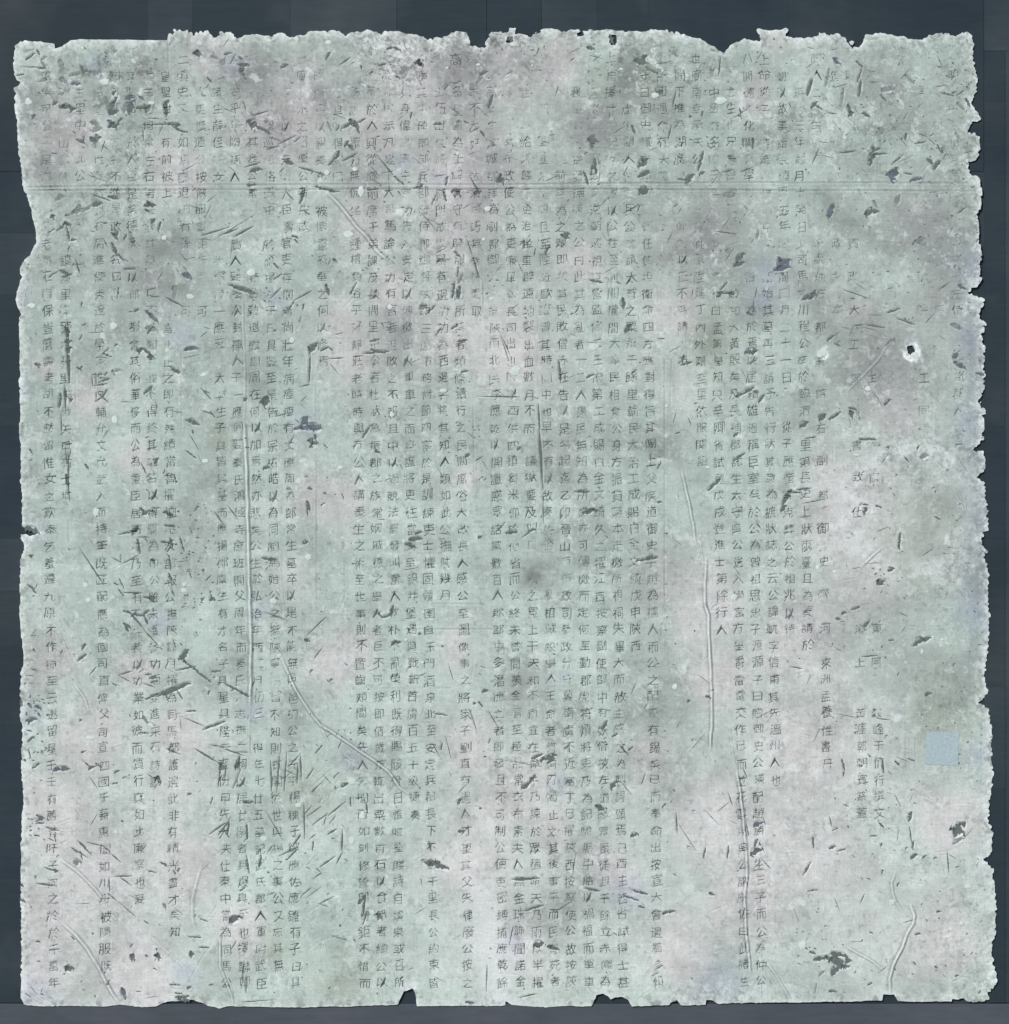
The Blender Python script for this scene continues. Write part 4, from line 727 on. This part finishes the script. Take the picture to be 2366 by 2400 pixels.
DB = [(870,140,50),(1190,150,40),(1680,180,60),(480,130,50),(1330,420,90),(1680,700,110),(1820,650,70),(1820,1000,80),(1740,1230,80),(1700,1150,70),(1040,1080,35),(1270,830,60),(1270,1500,60),(1050,1750,50),(60,200,60),(330,560,60),(330,980,80),(380,1090,50),(640,130,60),(1540,820,40),(230,620,60),(500,1120,50),(1750,420,90),(1810,500,80),(1120,250,60),(930,310,50),(100,350,50),(1000,1290,50),(1080,360,50),(1600,380,50),(870,100,40),(1040,900,40),(1430,560,40),(320,460,60),(900,230,50),(820,900,40),(1800,1300,60),(1600,1080,40),(740,640,40),(470,700,40),(1790,900,90),(1720,880,60),(1240,1330,50),(560,1330,40),(430,1290,40),(330,1290,40),(1850,1100,30)]
BB = [(1452,515,38),(1445,560,30),(480,1345,22),(490,1160,18),(300,1175,22),(580,800,26),(1850,500,40),(1830,640,30),(1850,1150,40),(1180,1690,34),(960,1780,26),(180,125,20),(345,640,30),(760,310,20),(830,340,16),(50,1350,30),(50,1880,50),(60,1000,25),(40,720,30),(350,1840,25),(660,1430,26),(1360,1860,50),(1850,1420,30),(1060,1280,12),(440,120,20),(520,560,22),(1840,800,40),(1060,1480,16),(30,560,25)]
OB = [(1190,150,60),(1185,130,40),(1700,1050,90),(1750,960,80),(1780,1330,90),(560,1500,50),(830,400,30),(420,820,30),(520,1780,40),(640,1860,60),(1350,640,50)]
def blobs(lst, seed, wob=46):
    wx = XX + wob * 2 * (fbm(XX, YY, 120, seed, 4) - 0.5); wy = YY + wob * 2 * (fbm(XX, YY, 120, seed + 9, 4) - 0.5)
    o = np.zeros_like(XX)
    for x, y, r in lst:
        x *= 1.242; y *= 1.242; r *= 1.242
        a, b = win(x, y, x, y, r * 2 + wob)
        o[a, b] = np.maximum(o[a, b], np.exp(-(((wx[a, b] - x) ** 2 + (wy[a, b] - y) ** 2) / (r * r * 0.9)) ** 1.0))
    return o
def boxn(cw, ch, seed):
    r = np.random.default_rng(seed)
    n = 90
    L = r.random((n, n))
    jx = XX + 10 * (vnoise(XX, YY, 60, seed) - .5); jy = YY + 10 * (vnoise(XX, YY, 60, seed + 1) - .5)
    i = (jx / cw); j = (jy / ch)
    sm = lambda f: np.clip((f - 0.5) / 0.16 + 0.5, 0, 1)
    i0 = np.floor(i).astype(int); j0 = np.floor(j).astype(int); fi = sm(i - i0); fj = sm(j - j0)
    return L[j0, i0] * (1 - fi) * (1 - fj) + L[j0, i0 + 1] * fi * (1 - fj) + L[j0 + 1, i0] * (1 - fi) * fj + L[j0 + 1, i0 + 1] * fi * fj
pk = np.clip(blobs(PB, 201) * 1.15 + 0.5 * (fbm(XX, YY, 170, 221, 4) - 0.5) + 0.22 * (boxn(41, 60, 5) - .5), 0, 1)
dk = np.clip(blobs(DB, 301, 70) * np.where(YY > 800, .7, .95) + 0.35 * patch * roughz + 0.5 * (fbm(XX, YY, 120, 321, 4) - 0.5) + 0.25 * (boxn(62, 44, 9) - .5), 0, 1)
BR = [(860,150,70),(830,110,50),(930,330,60),(880,390,60),(480,150,60),(620,200,50),(1330,430,90),(1650,690,110),(1740,420,90),(1780,600,80),(300,130,60),(560,130,40),(1100,250,70),(1000,120,60),(1240,200,60),(760,640,60),(1040,830,50),(1420,560,60),(250,480,60),(90,300,50),(1500,250,60),(1560,560,80),(1260,1110,60),(1000,1290,60),(120,1800,40),(1560,1170,60),(520,260,60),(700,330,40)]
br = np.clip(blobs(BR, 701, 90) * 0.9 + 0.6 * (fbm(XX, YY, 100, 711, 5, .7) - .5), 0, 1)
PL = [(960,650,70),(1080,470,40),(900,1600,70),(1500,1300,100),(1020,1450,70),(1270,700,60),(60,1850,70),(330,1500,60),(120,1500,70),(1650,1010,130),(1600,920,70),(1780,1560,60),(560,1080,50),(640,700,50),(860,260,50),(1350,1560,90),(430,1750,50),(1270,1780,80),(1000,700,60),(990,1830,60)]
pl = np.clip(blobs(PL, 801, 80) * 0.9 + 0.3 * (fbm(XX, YY, 70, 811, 5, .8) - .5), 0, 1)
bl = blobs(BB, 401, 20); ol = blobs(OB, 501)
C = GREEN[None, None] * np.ones((NY, NX, 3))
def mixc(C, col, f): return C * (1 - f[..., None]) + col * f[..., None]
LF = [(880,330,230),(870,600,180),(1600,960,110),(1600,1400,180),(1340,1250,150),(180,1700,230),(1000,1650,240),(1680,1750,200),(880,150,170),(1450,1650,180),(520,250,150),(60,1850,120),(330,1420,120)]
lf = np.clip(blobs(LF, 851, 110) * 0.9 + 0.7 * (fbm(XX, YY, 140, 861, 5, .65) - .5), 0, 1)
C = mixc(C, lin(188, 188, 192), lf * 0.42)
C = mixc(C, PINK, pk * 0.55)
C = mixc(C, OLIVE, ol * 0.7)
C = mixc(C, GREY, dk * 0.68)
C = mixc(C, lin(138, 139, 143), br * 0.50)
C = mixc(C, lin(196, 199, 201), pl * 0.45)
C = mixc(C, BLUE, bl * 0.45)
yb = np.clip((YY - 300) / 2000, 0, 1)
C *= (0.91 + 0.15 * yb)[..., None]
C *= (1 + 0.30 * (fbm(XX, YY, 75, 601, 5, .7) - 0.5))[..., None]
cl1 = fbm(XX, YY, 130, 905, 6, .62)
C *= (1 - 0.13 * np.clip((cl1 - 0.55) * 9, 0, 1) + 0.07 * np.clip((0.42 - cl1) * 9, 0, 1))[..., None]
bz = boxn(40.2, 39.4, 15)
C *= (1 + 0.07 * (bz - 0.5) + 0.06 * (boxn(118, 85, 19) - 0.5))[..., None]
C *= (1 + 0.22 * (0.5 + roughz) * (fbm(XX, YY, 10, 611, 2, .8) - 0.5))[..., None]
# vertical and horizontal weave of hairlines
C *= (1 + 0.07 * (vnoise(XX * 4, YY * 0.35, 12, 621) - 0.5) + 0.07 * (vnoise(XX * 0.35, YY * 4, 12, 622) - 0.5))[..., None]
# bleached streak at the bottom middle
st = np.exp(-((XX - 1130 - (YY - 2100) * 0.18) / 42) ** 2) * np.clip((YY - 2020) / 180, 0, 1)
C = mixc(C, PALE * 1.02, st * 0.75)
# abraded pale whorl
ws = np.clip((fbm(wdw * 2, ang * 25 + 600, 24, 631, 4, .8) - 0.48) * 5, 0, 1) * wh * arcm + 0.8 * np.clip((fbm(XX, YY, 40, 633, 5, .8) - 0.5) * 6, 0, 1) * np.exp(-((XX - 2060) ** 2 / 190 ** 2 + (YY - 1180) ** 2 / 130 ** 2))
C = mixc(C, PALE, np.clip(ws, 0, 1) * 0.5)
ring = np.exp(-((np.hypot(XX - 2150, YY - 1200) + 50 * (fbm(XX, YY, 60, 871, 4, .7) - .5) - 150) / 34) ** 2)
rt = np.clip((fbm(XX, YY, 26, 873, 5, .9) - 0.36) * 4, 0, 1)
C = mixc(C, PALE * 1.03, ring * rt * np.where(XX < 2290, .62, .2))
C = mixc(C, lin(140, 152, 145), 0.45 * np.exp(-((XX - 2150) ** 2 + (YY - 1230) ** 2) / 75 ** 2))
hr = np.hypot(XX - 2139, YY - 826) + 14 * (fbm(XX, YY, 14, 875, 2) - .5)
C = mixc(C, PALE * 1.3, np.clip((24 - hr) / 6, 0, 1) * 0.85)
C = mixc(C, lin(122, 134, 150), 0.6 * np.clip((XX - 2235) / 75, 0, 1) * np.clip((YY - 560) / 200, 0, 1) * np.clip((1750 - YY) / 400, 0, 1) * np.clip(fbm(XX, YY, 50, 877, 4, .7) * 2 - .2, 0, 1))  # shadowed right edge, painted into the colour as a blue-grey fade
C = mixc(C, PALE * 1.25, 0.8 * np.clip((15 - np.hypot(XX - 1932, (YY - 828) * .8) + 12 * (fbm(XX, YY, 14, 879, 2) - .5)) / 5, 0, 1))
# broken, bleached rim
rimf = np.clip(1 - SD / 26.0, 0, 1) * np.clip((fib - 0.25) * 1.8, 0, 1) * np.where(YY > 2320, .5, 1)
C = mixc(C, PALE * 1.15, rimf * 0.85)
C = mixc(C, PALE * 1.08, np.clip(1 - np.abs(SD) / 6.0, 0, 1) * 0.6)
rimd = np.clip(1 - SD / 40.0, 0, 1) * np.clip((0.42 - fbm(XX, YY, 13, 641, 3)) * 7, 0, 1)
C = mixc(C, GREY * 0.75, rimd * 0.7)
# gritty dark mottling and pale flecks in the damaged zones
sp = np.clip((fbm(XX, YY, 26, 651, 5, .95) - 0.55) * 12, 0, 1) * np.clip(0.08 + patch * 1.6 * roughz, 0, 1)
C = mixc(C, GREY * 0.62, sp * 0.8)
pf = np.clip((fbm(XX, YY, 34, 661, 5, .95) - 0.60) * 14, 0, 1) * np.clip(0.38 + 0.6 * roughz * patch, 0, 1)
C = mixc(C, PALE * 1.1, pf * 0.75)
bigp = np.clip((fbm(XX, YY, 60, 671, 5, .8) - 0.70) * 12, 0, 1)
C = mixc(C, PALE, bigp * 0.6)
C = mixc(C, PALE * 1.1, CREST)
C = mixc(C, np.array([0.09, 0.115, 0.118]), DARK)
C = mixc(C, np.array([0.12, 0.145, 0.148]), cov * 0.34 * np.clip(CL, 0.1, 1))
pit = np.clip((fbm(XX, YY, 12, 951, 2, .9) - 0.74) * 16, 0, 1)
C = mixc(C, GREY * 0.55, pit * 0.28)
# the mottled dark stain in the middle of the face
ms = np.exp(-(((XX - 1258) / 46) ** 2 + ((YY - 1350) / 36) ** 2)) * np.clip(fbm(XX, YY, 30, 681, 3) * 1.6 - 0.2, 0, 1)
C = mixc(C, GREY * 0.5, ms * 0.8)

def sampleH(x, y):
    fx = np.clip((x - 20) / ST, 0, NX - 2); fy = np.clip((y - 56) / ST, 0, NY - 2)
    i = fx.astype(int); j = fy.astype(int); fx = fx - i; fy = fy - j
    return H[j, i] * (1 - fx) * (1 - fy) + H[j, i + 1] * fx * (1 - fy) + H[j + 1, i] * (1 - fx) * fy + H[j + 1, i + 1] * fx * fy

# ------------------------------------------------------------------ build the tablet
tablet = bpy.data.objects.new('stone_tablet', None)
tablet.location = (0, 0, (CY - 2360) * S)
COL.objects.link(tablet)
tablet['label'] = 'large square grey-green tablet with ragged edges, carved all over with columns of small Chinese characters'
tablet['category'] = 'tablet'
OFF = Vector(tablet.location)
def child(o, parent=tablet):
    o.parent = parent
    if parent is tablet: o.location = -OFF
    return o

keep = F > 0
gyv, gxv = np.gradient(F, ST)
nrm = np.sqrt(gxv ** 2 + gyv ** 2) + 1e-6
q = keep[:-1, :-1] & keep[1:, :-1] & keep[:-1, 1:] & keep[1:, 1:]
idx = np.arange(NX * NY).reshape(NY, NX)
A = idx[:-1, :-1][q]; Bq = idx[:-1, 1:][q]; Cq = idx[1:, 1:][q]; Dq = idx[1:, :-1][q]
quads = np.stack([A, Dq, Cq, Bq], 1)
# drop crumbs: keep vertices used
qc = np.zeros((NY, NX), dtype=int)
for dj in (0, 1):
    for di in (0, 1):
        qc[dj:NY - 1 + dj, di:NX - 1 + di] += q
bnd = (qc > 0) & (qc < 4)
PX, PY = XX.copy(), YY.copy()
mv = np.clip(F / nrm, 0, ST * 1.1)
PX[bnd] -= (gxv / nrm * mv)[bnd]; PY[bnd] -= (gyv / nrm * mv)[bnd]
used = qc.ravel() > 0
remap = np.cumsum(used) - 1
quads = remap[quads]
vx = PX.ravel()[used]; vy = PY.ravel()[used]; vh = H.ravel()[used]; vc = C.reshape(-1, 3)[used]
nv = len(vx)
# boundary edges
e = np.concatenate([quads[:, [k, (k + 1) % 4]] for k in range(4)])
key = np.minimum(e[:, 0], e[:, 1]).astype(np.int64) * nv + np.maximum(e[:, 0], e[:, 1])
u, inv, cnt = np.unique(key, return_inverse=True, return_counts=True)
be = e[cnt[inv] == 1]
bv = np.unique(be)
rm = -np.ones(nv, dtype=np.int64); rm[bv] = np.arange(len(bv))
# skirt: own top ring plus a bottom ring
co = np.concatenate([np.stack([vx, vy, vh], 1), np.stack([vx[bv], vy[bv], vh[bv]], 1), np.stack([vx[bv], vy[bv], np.full(len(bv), -TH + 0.5)], 1)])
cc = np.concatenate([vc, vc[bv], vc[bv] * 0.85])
sk = np.stack([rm[be[:, 1]] + nv, rm[be[:, 0]] + nv, rm[be[:, 0]] + nv + len(bv), rm[be[:, 1]] + nv + len(bv)], 1)
allq = np.concatenate([quads, sk])
me = bpy.data.meshes.new('slab')
me.vertices.add(len(co))
wc = np.stack([(co[:, 0] - CX) * S, -(TH + co[:, 2]) * S, (CY - co[:, 1]) * S], 1)
me.vertices.foreach_set('co', wc.ravel())
me.loops.add(len(allq) * 4); me.loops.foreach_set('vertex_index', allq.ravel().astype(np.int32))
me.polygons.add(len(allq)); me.polygons.foreach_set('loop_start', np.arange(len(allq), dtype=np.int32) * 4)
me.update(calc_edges=True)
me.polygons.foreach_set('use_smooth', np.ones(len(allq), dtype=bool))
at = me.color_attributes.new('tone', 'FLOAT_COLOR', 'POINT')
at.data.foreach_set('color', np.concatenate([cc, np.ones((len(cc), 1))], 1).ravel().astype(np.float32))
me.materials.append(M_STONE)
me.validate()
slab = bpy.data.objects.new('slab', me); COL.objects.link(slab); child(slab)

# characters: the dark fill lying in the grooves
def insideF(x, y):
    i = np.clip(((x - 20) / ST).astype(int), 0, NX - 1); j = np.clip(((y - 56) / ST).astype(int), 0, NY - 1)
    return F[j, i]
for c, x, y, t, row in G:
    R = np.random.default_rng(900 + c)
    rl = R.uniform(-0.22, 0.16, 60)
    cl = clarity(x, y) + rl[row]
    wear = (fbm(x, y, 11, 55, 2) - 0.5) * 1.2
    # surface height without the groove is approximated by the mean level round the vertex
    base = sampleH(x, y)
    lift = 0.55 + (cl - 0.78) * 1.7 + wear * 1.6
    h = base + np.clip(lift, -1.6, 0.95)
    ok = insideF(x, y) > 2
    tt = t[ok[t].all(1)]
    if not len(tt): continue
    tr = row[tt[:, 0]]
    rows_used = np.unique(tr)
    runs = np.split(rows_used, np.where(np.diff(rows_used) > 1)[0] + 1)
    tone = R.uniform(0.9, 2.4, 60)
    for run in runs:
        ts = tt[(tr >= run[0]) & (tr <= run[-1])]
        us = np.unique(ts); mp = -np.ones(len(x), dtype=int); mp[us] = np.arange(len(us))
        V = np.stack([(x[us] - CX) * S, -(TH + h[us]) * S, (CY - y[us]) * S], 1)
        o = mesh_obj('inscription_column', V.tolist(), mp[ts].tolist(), M_INK)
        k = tone[row[us]] * (1 + 1.6 * np.clip(0.62 - cl[us], 0, 1)) * (1 + 0.8 * wear[us])
        ca = o.data.color_attributes.new('tone', 'FLOAT_COLOR', 'POINT')
        ca.data.foreach_set('color', np.stack([0.058 * k, 0.074 * k, 0.076 * k, np.ones(len(us))], 1).ravel().astype(np.float32))
        child(o)

def patch_mesh(pts, lift, doms):
    n = len(pts)
    cx = sum(p[0] for p in pts) / n; cy = sum(p[1] for p in pts) / n
    P = np.array(list(pts) + [(cx, cy)])
    h = sampleH(P[:, 0], P[:, 1])
    hh = np.where(np.arange(n + 1) < n, h * 0.35 + h[-1] * 0.65, h[-1]) + lift + doms * (np.arange(n + 1) == n)
    return [W(P[k, 0], P[k, 1], hh[k]) for k in range(n + 1)], [(k, (k + 1) % n, n) for k in range(n)]
def strip_mesh(pts, lift):
    """outline whose two sides were listed up and back: joined as a ribbon that follows the stone"""
    P = np.array(pts); n = len(P) // 2
    h = sampleH(P[:, 0], P[:, 1])
    top = list(range(0, n + 1)); bot = [0] + list(range(len(P) - 1, n, -1)) + [n]
    f = []
    for k in range(n):
        a, b, c_, d = top[k], top[k + 1], bot[k + 1], bot[k]
        if a == d: f.append((a, b, c_))
        elif b == c_: f.append((a, b, d))
        else: f.append((a, b, c_, d))
    ht = []
    hm = {}
    for k in range(n + 1):
        mx, my = (P[top[k]] + P[bot[k]]) / 2
        m = sampleH(np.array([mx]), np.array([my]))[0]
        hm[top[k]] = m; hm[bot[k]] = m
    return [W(P[k, 0], P[k, 1], hm.get(k, h[k]) + lift) for k in range(len(P))], f
GP.sort(key=lambda g: -(math.hypot(g[1][2] - g[1][0], g[1][3] - g[1][1]) + 4) * g[1][4])
mats = [M_CHIP, M_CHIPB, M_CHIPL]
rest = {0: ([], []), 1: ([], []), 2: ([], [])}
for k, (pts, g) in enumerate(GP):
    V, Fc = strip_mesh(pts, 0.75)
    if k < 290:
        child(mesh_obj('chip', V, Fc, mats[g[5]]))
    else:
        rv, rf = rest[g[5]]; n0 = len(rv); rv += V; rf += [tuple(i + n0 for i in f) for f in Fc]
rv, rf = rest[0]
for pts, s in SP2:
    xy = np.array([[s[0]], [s[1]]])
    if insideF(xy[0], xy[1])[0] < 6: continue
    V, Fc = strip_mesh(pts, 0.6); n0 = len(rv); rv += V; rf += [tuple(i + n0 for i in f) for f in Fc]
allv, allf, mi = [], [], []
for kk in (0, 1, 2):
    rv, rf = rest[kk]; n0 = len(allv); allv += rv; allf += [tuple(i + n0 for i in f) for f in rf]; mi += [kk] * len(rf)
o = mesh_obj('small_nicks', allv, allf, mats[0]); child(o); o['kind'] = 'stuff'
o.data.materials.append(mats[1]); o.data.materials.append(mats[2])
o.data.polygons.foreach_set('material_index', mi)
for x, y, rx, ry in SPOTS:
    if rx <= 1: continue
    n = 11
    pts = [(x + rx * math.cos(k * 2 * math.pi / n) * rgr.uniform(.6, 1.2), y + ry * math.sin(k * 2 * math.pi / n) * rgr.uniform(.78, 1.12)) for k in range(n)]
    V, Fc = patch_mesh(pts, 0.7, 0.8)
    child(mesh_obj('pale_spot', V, Fc, M_SPOT, smooth=True))

# ------------------------------------------------------------------ the small blue paper square stuck on at the right
lab_pts = [(2172,1716),(2192,1713),(2250,1718),(2249,1760),(2247,1796),(2210,1793),(2168,1790),(2170,1750)]
V, Fc = [], []
n = 8
gu, gv_ = 14, 14
for j in range(gv_ + 1):
    for i in range(gu + 1):
        u_, v_ = i / gu, j / gv_
        x = (2172 + 78 * u_) * (1 - v_) + (2168 + 79 * u_) * v_
        y = (1715 + 3 * u_) * (1 - v_) + (1792 + 4 * u_) * v_
        V.append(W(x, y, float(sampleH(np.array([x]), np.array([y]))[0]) * 0.8 + 0.55))
for j in range(gv_):
    for i in range(gu):
        a = j * (gu + 1) + i
        Fc.append((a, a + gu + 1, a + gu + 2, a + 1))
hb = len(V)
lab = mesh_obj('paper_label', V, Fc, M_LABEL)
sol = lab.modifiers.new('thickness', 'SOLIDIFY'); sol.thickness = 0.00003; sol.offset = 1
lab['label'] = 'small blank pale blue square of paper stuck to the lower right of the tablet'
lab['category'] = 'label'

# ------------------------------------------------------------------ backing
def box(x0, y0, x1, y1, d0, d1, bev=0.0):
    """box between drawing corners, from depth d0 (back) to d1 (front), heights in units above the backing plane"""
    X0, X1 = (x0 - CX) * S, (x1 - CX) * S; Z0, Z1 = (CY - y1) * S, (CY - y0) * S
    Y0, Y1 = -d0 * S, -d1 * S
    b = bev * S
    v = [(X0, Y0, Z0), (X1, Y0, Z0), (X1, Y0, Z1), (X0, Y0, Z1), (X0, Y1 + b, Z0), (X1, Y1 + b, Z0), (X1, Y1 + b, Z1), (X0, Y1 + b, Z1),
         (X0 + b, Y1, Z0 + b), (X1 - b, Y1, Z0 + b), (X1 - b, Y1, Z1 - b), (X0 + b, Y1, Z1 - b)]
    f = [(3, 2, 1, 0), (0, 1, 5, 4), (1, 2, 6, 5), (2, 3, 7, 6), (3, 0, 4, 7), (4, 5, 9, 8), (5, 6, 10, 9), (6, 7, 11, 10), (7, 4, 8, 11), (8, 9, 10, 11)]
    return v, f
v, f = box(-1600, -1400, 3960, 2354.5, -60, -2)
wall = mesh_obj('wall', v, f, M_BOARD); wall['kind'] = 'structure'
def panel(x0, y0, x1, y1, d, m, bev=1.2):
    v, f = box(x0, y0, x1, y1, -1.6, d, bev)
    o = mesh_obj('panel', v, f, m); o.parent = wall; return o
# tiles of the backing, butted edge to edge, each with its own tone
BM = [M_BOARD, M_BOARD2, M_BOARD3, M_BOARD4]
rb = random.Random(5)
def tiles(cuts, horizontal, a0, a1, seq, d):
    for k in range(len(cuts) - 1):
        g_ = 0.7 if 1141 in (cuts[k], cuts[k + 1]) else 0.12
        c0, c1 = cuts[k] + g_, cuts[k + 1] - g_
        m = BM[seq[k % len(seq)]]
        if horizontal: panel(c0, a0, c1, a1, d, m, .1)
        else: panel(a0, c0, a1, c1, d, m, .1)
tiles([-900, 345, 450, 680, 930, 1141, 1270, 1400, 1520, 1850, 2060, 2308], True, -600, 400, (1, 2, 0, 2, 0, 3, 2, 0, 3, 0, 3), -0.8)
tiles([401, 545, 690, 1000, 1262, 1385, 1700, 2060, 2352], False, -900, 300, (3, 2, 0, 3, 2, 1, 3, 0), -0.8)
tiles([-600, 117], False, 2309, 3200, (2,), -0.8)
tiles([118, 235, 345, 690, 1000, 1262, 1610, 1850, 2352], False, 2310, 2358, (3, 1, 3, 0, 3, 1, 2, 0), 0.6)
panel(2359, 118, 3200, 2352, 0.2, M_BOARD3, .3)
v, f = box(-1600, 2355, 3960, 3600, -60, 0.5, 1.0)
ledge = mesh_obj('plinth', v, f, M_LEDGE); ledge['kind'] = 'structure'
print('quads', len(allq), 'chips', len(GP), 'specks', len(SP2))
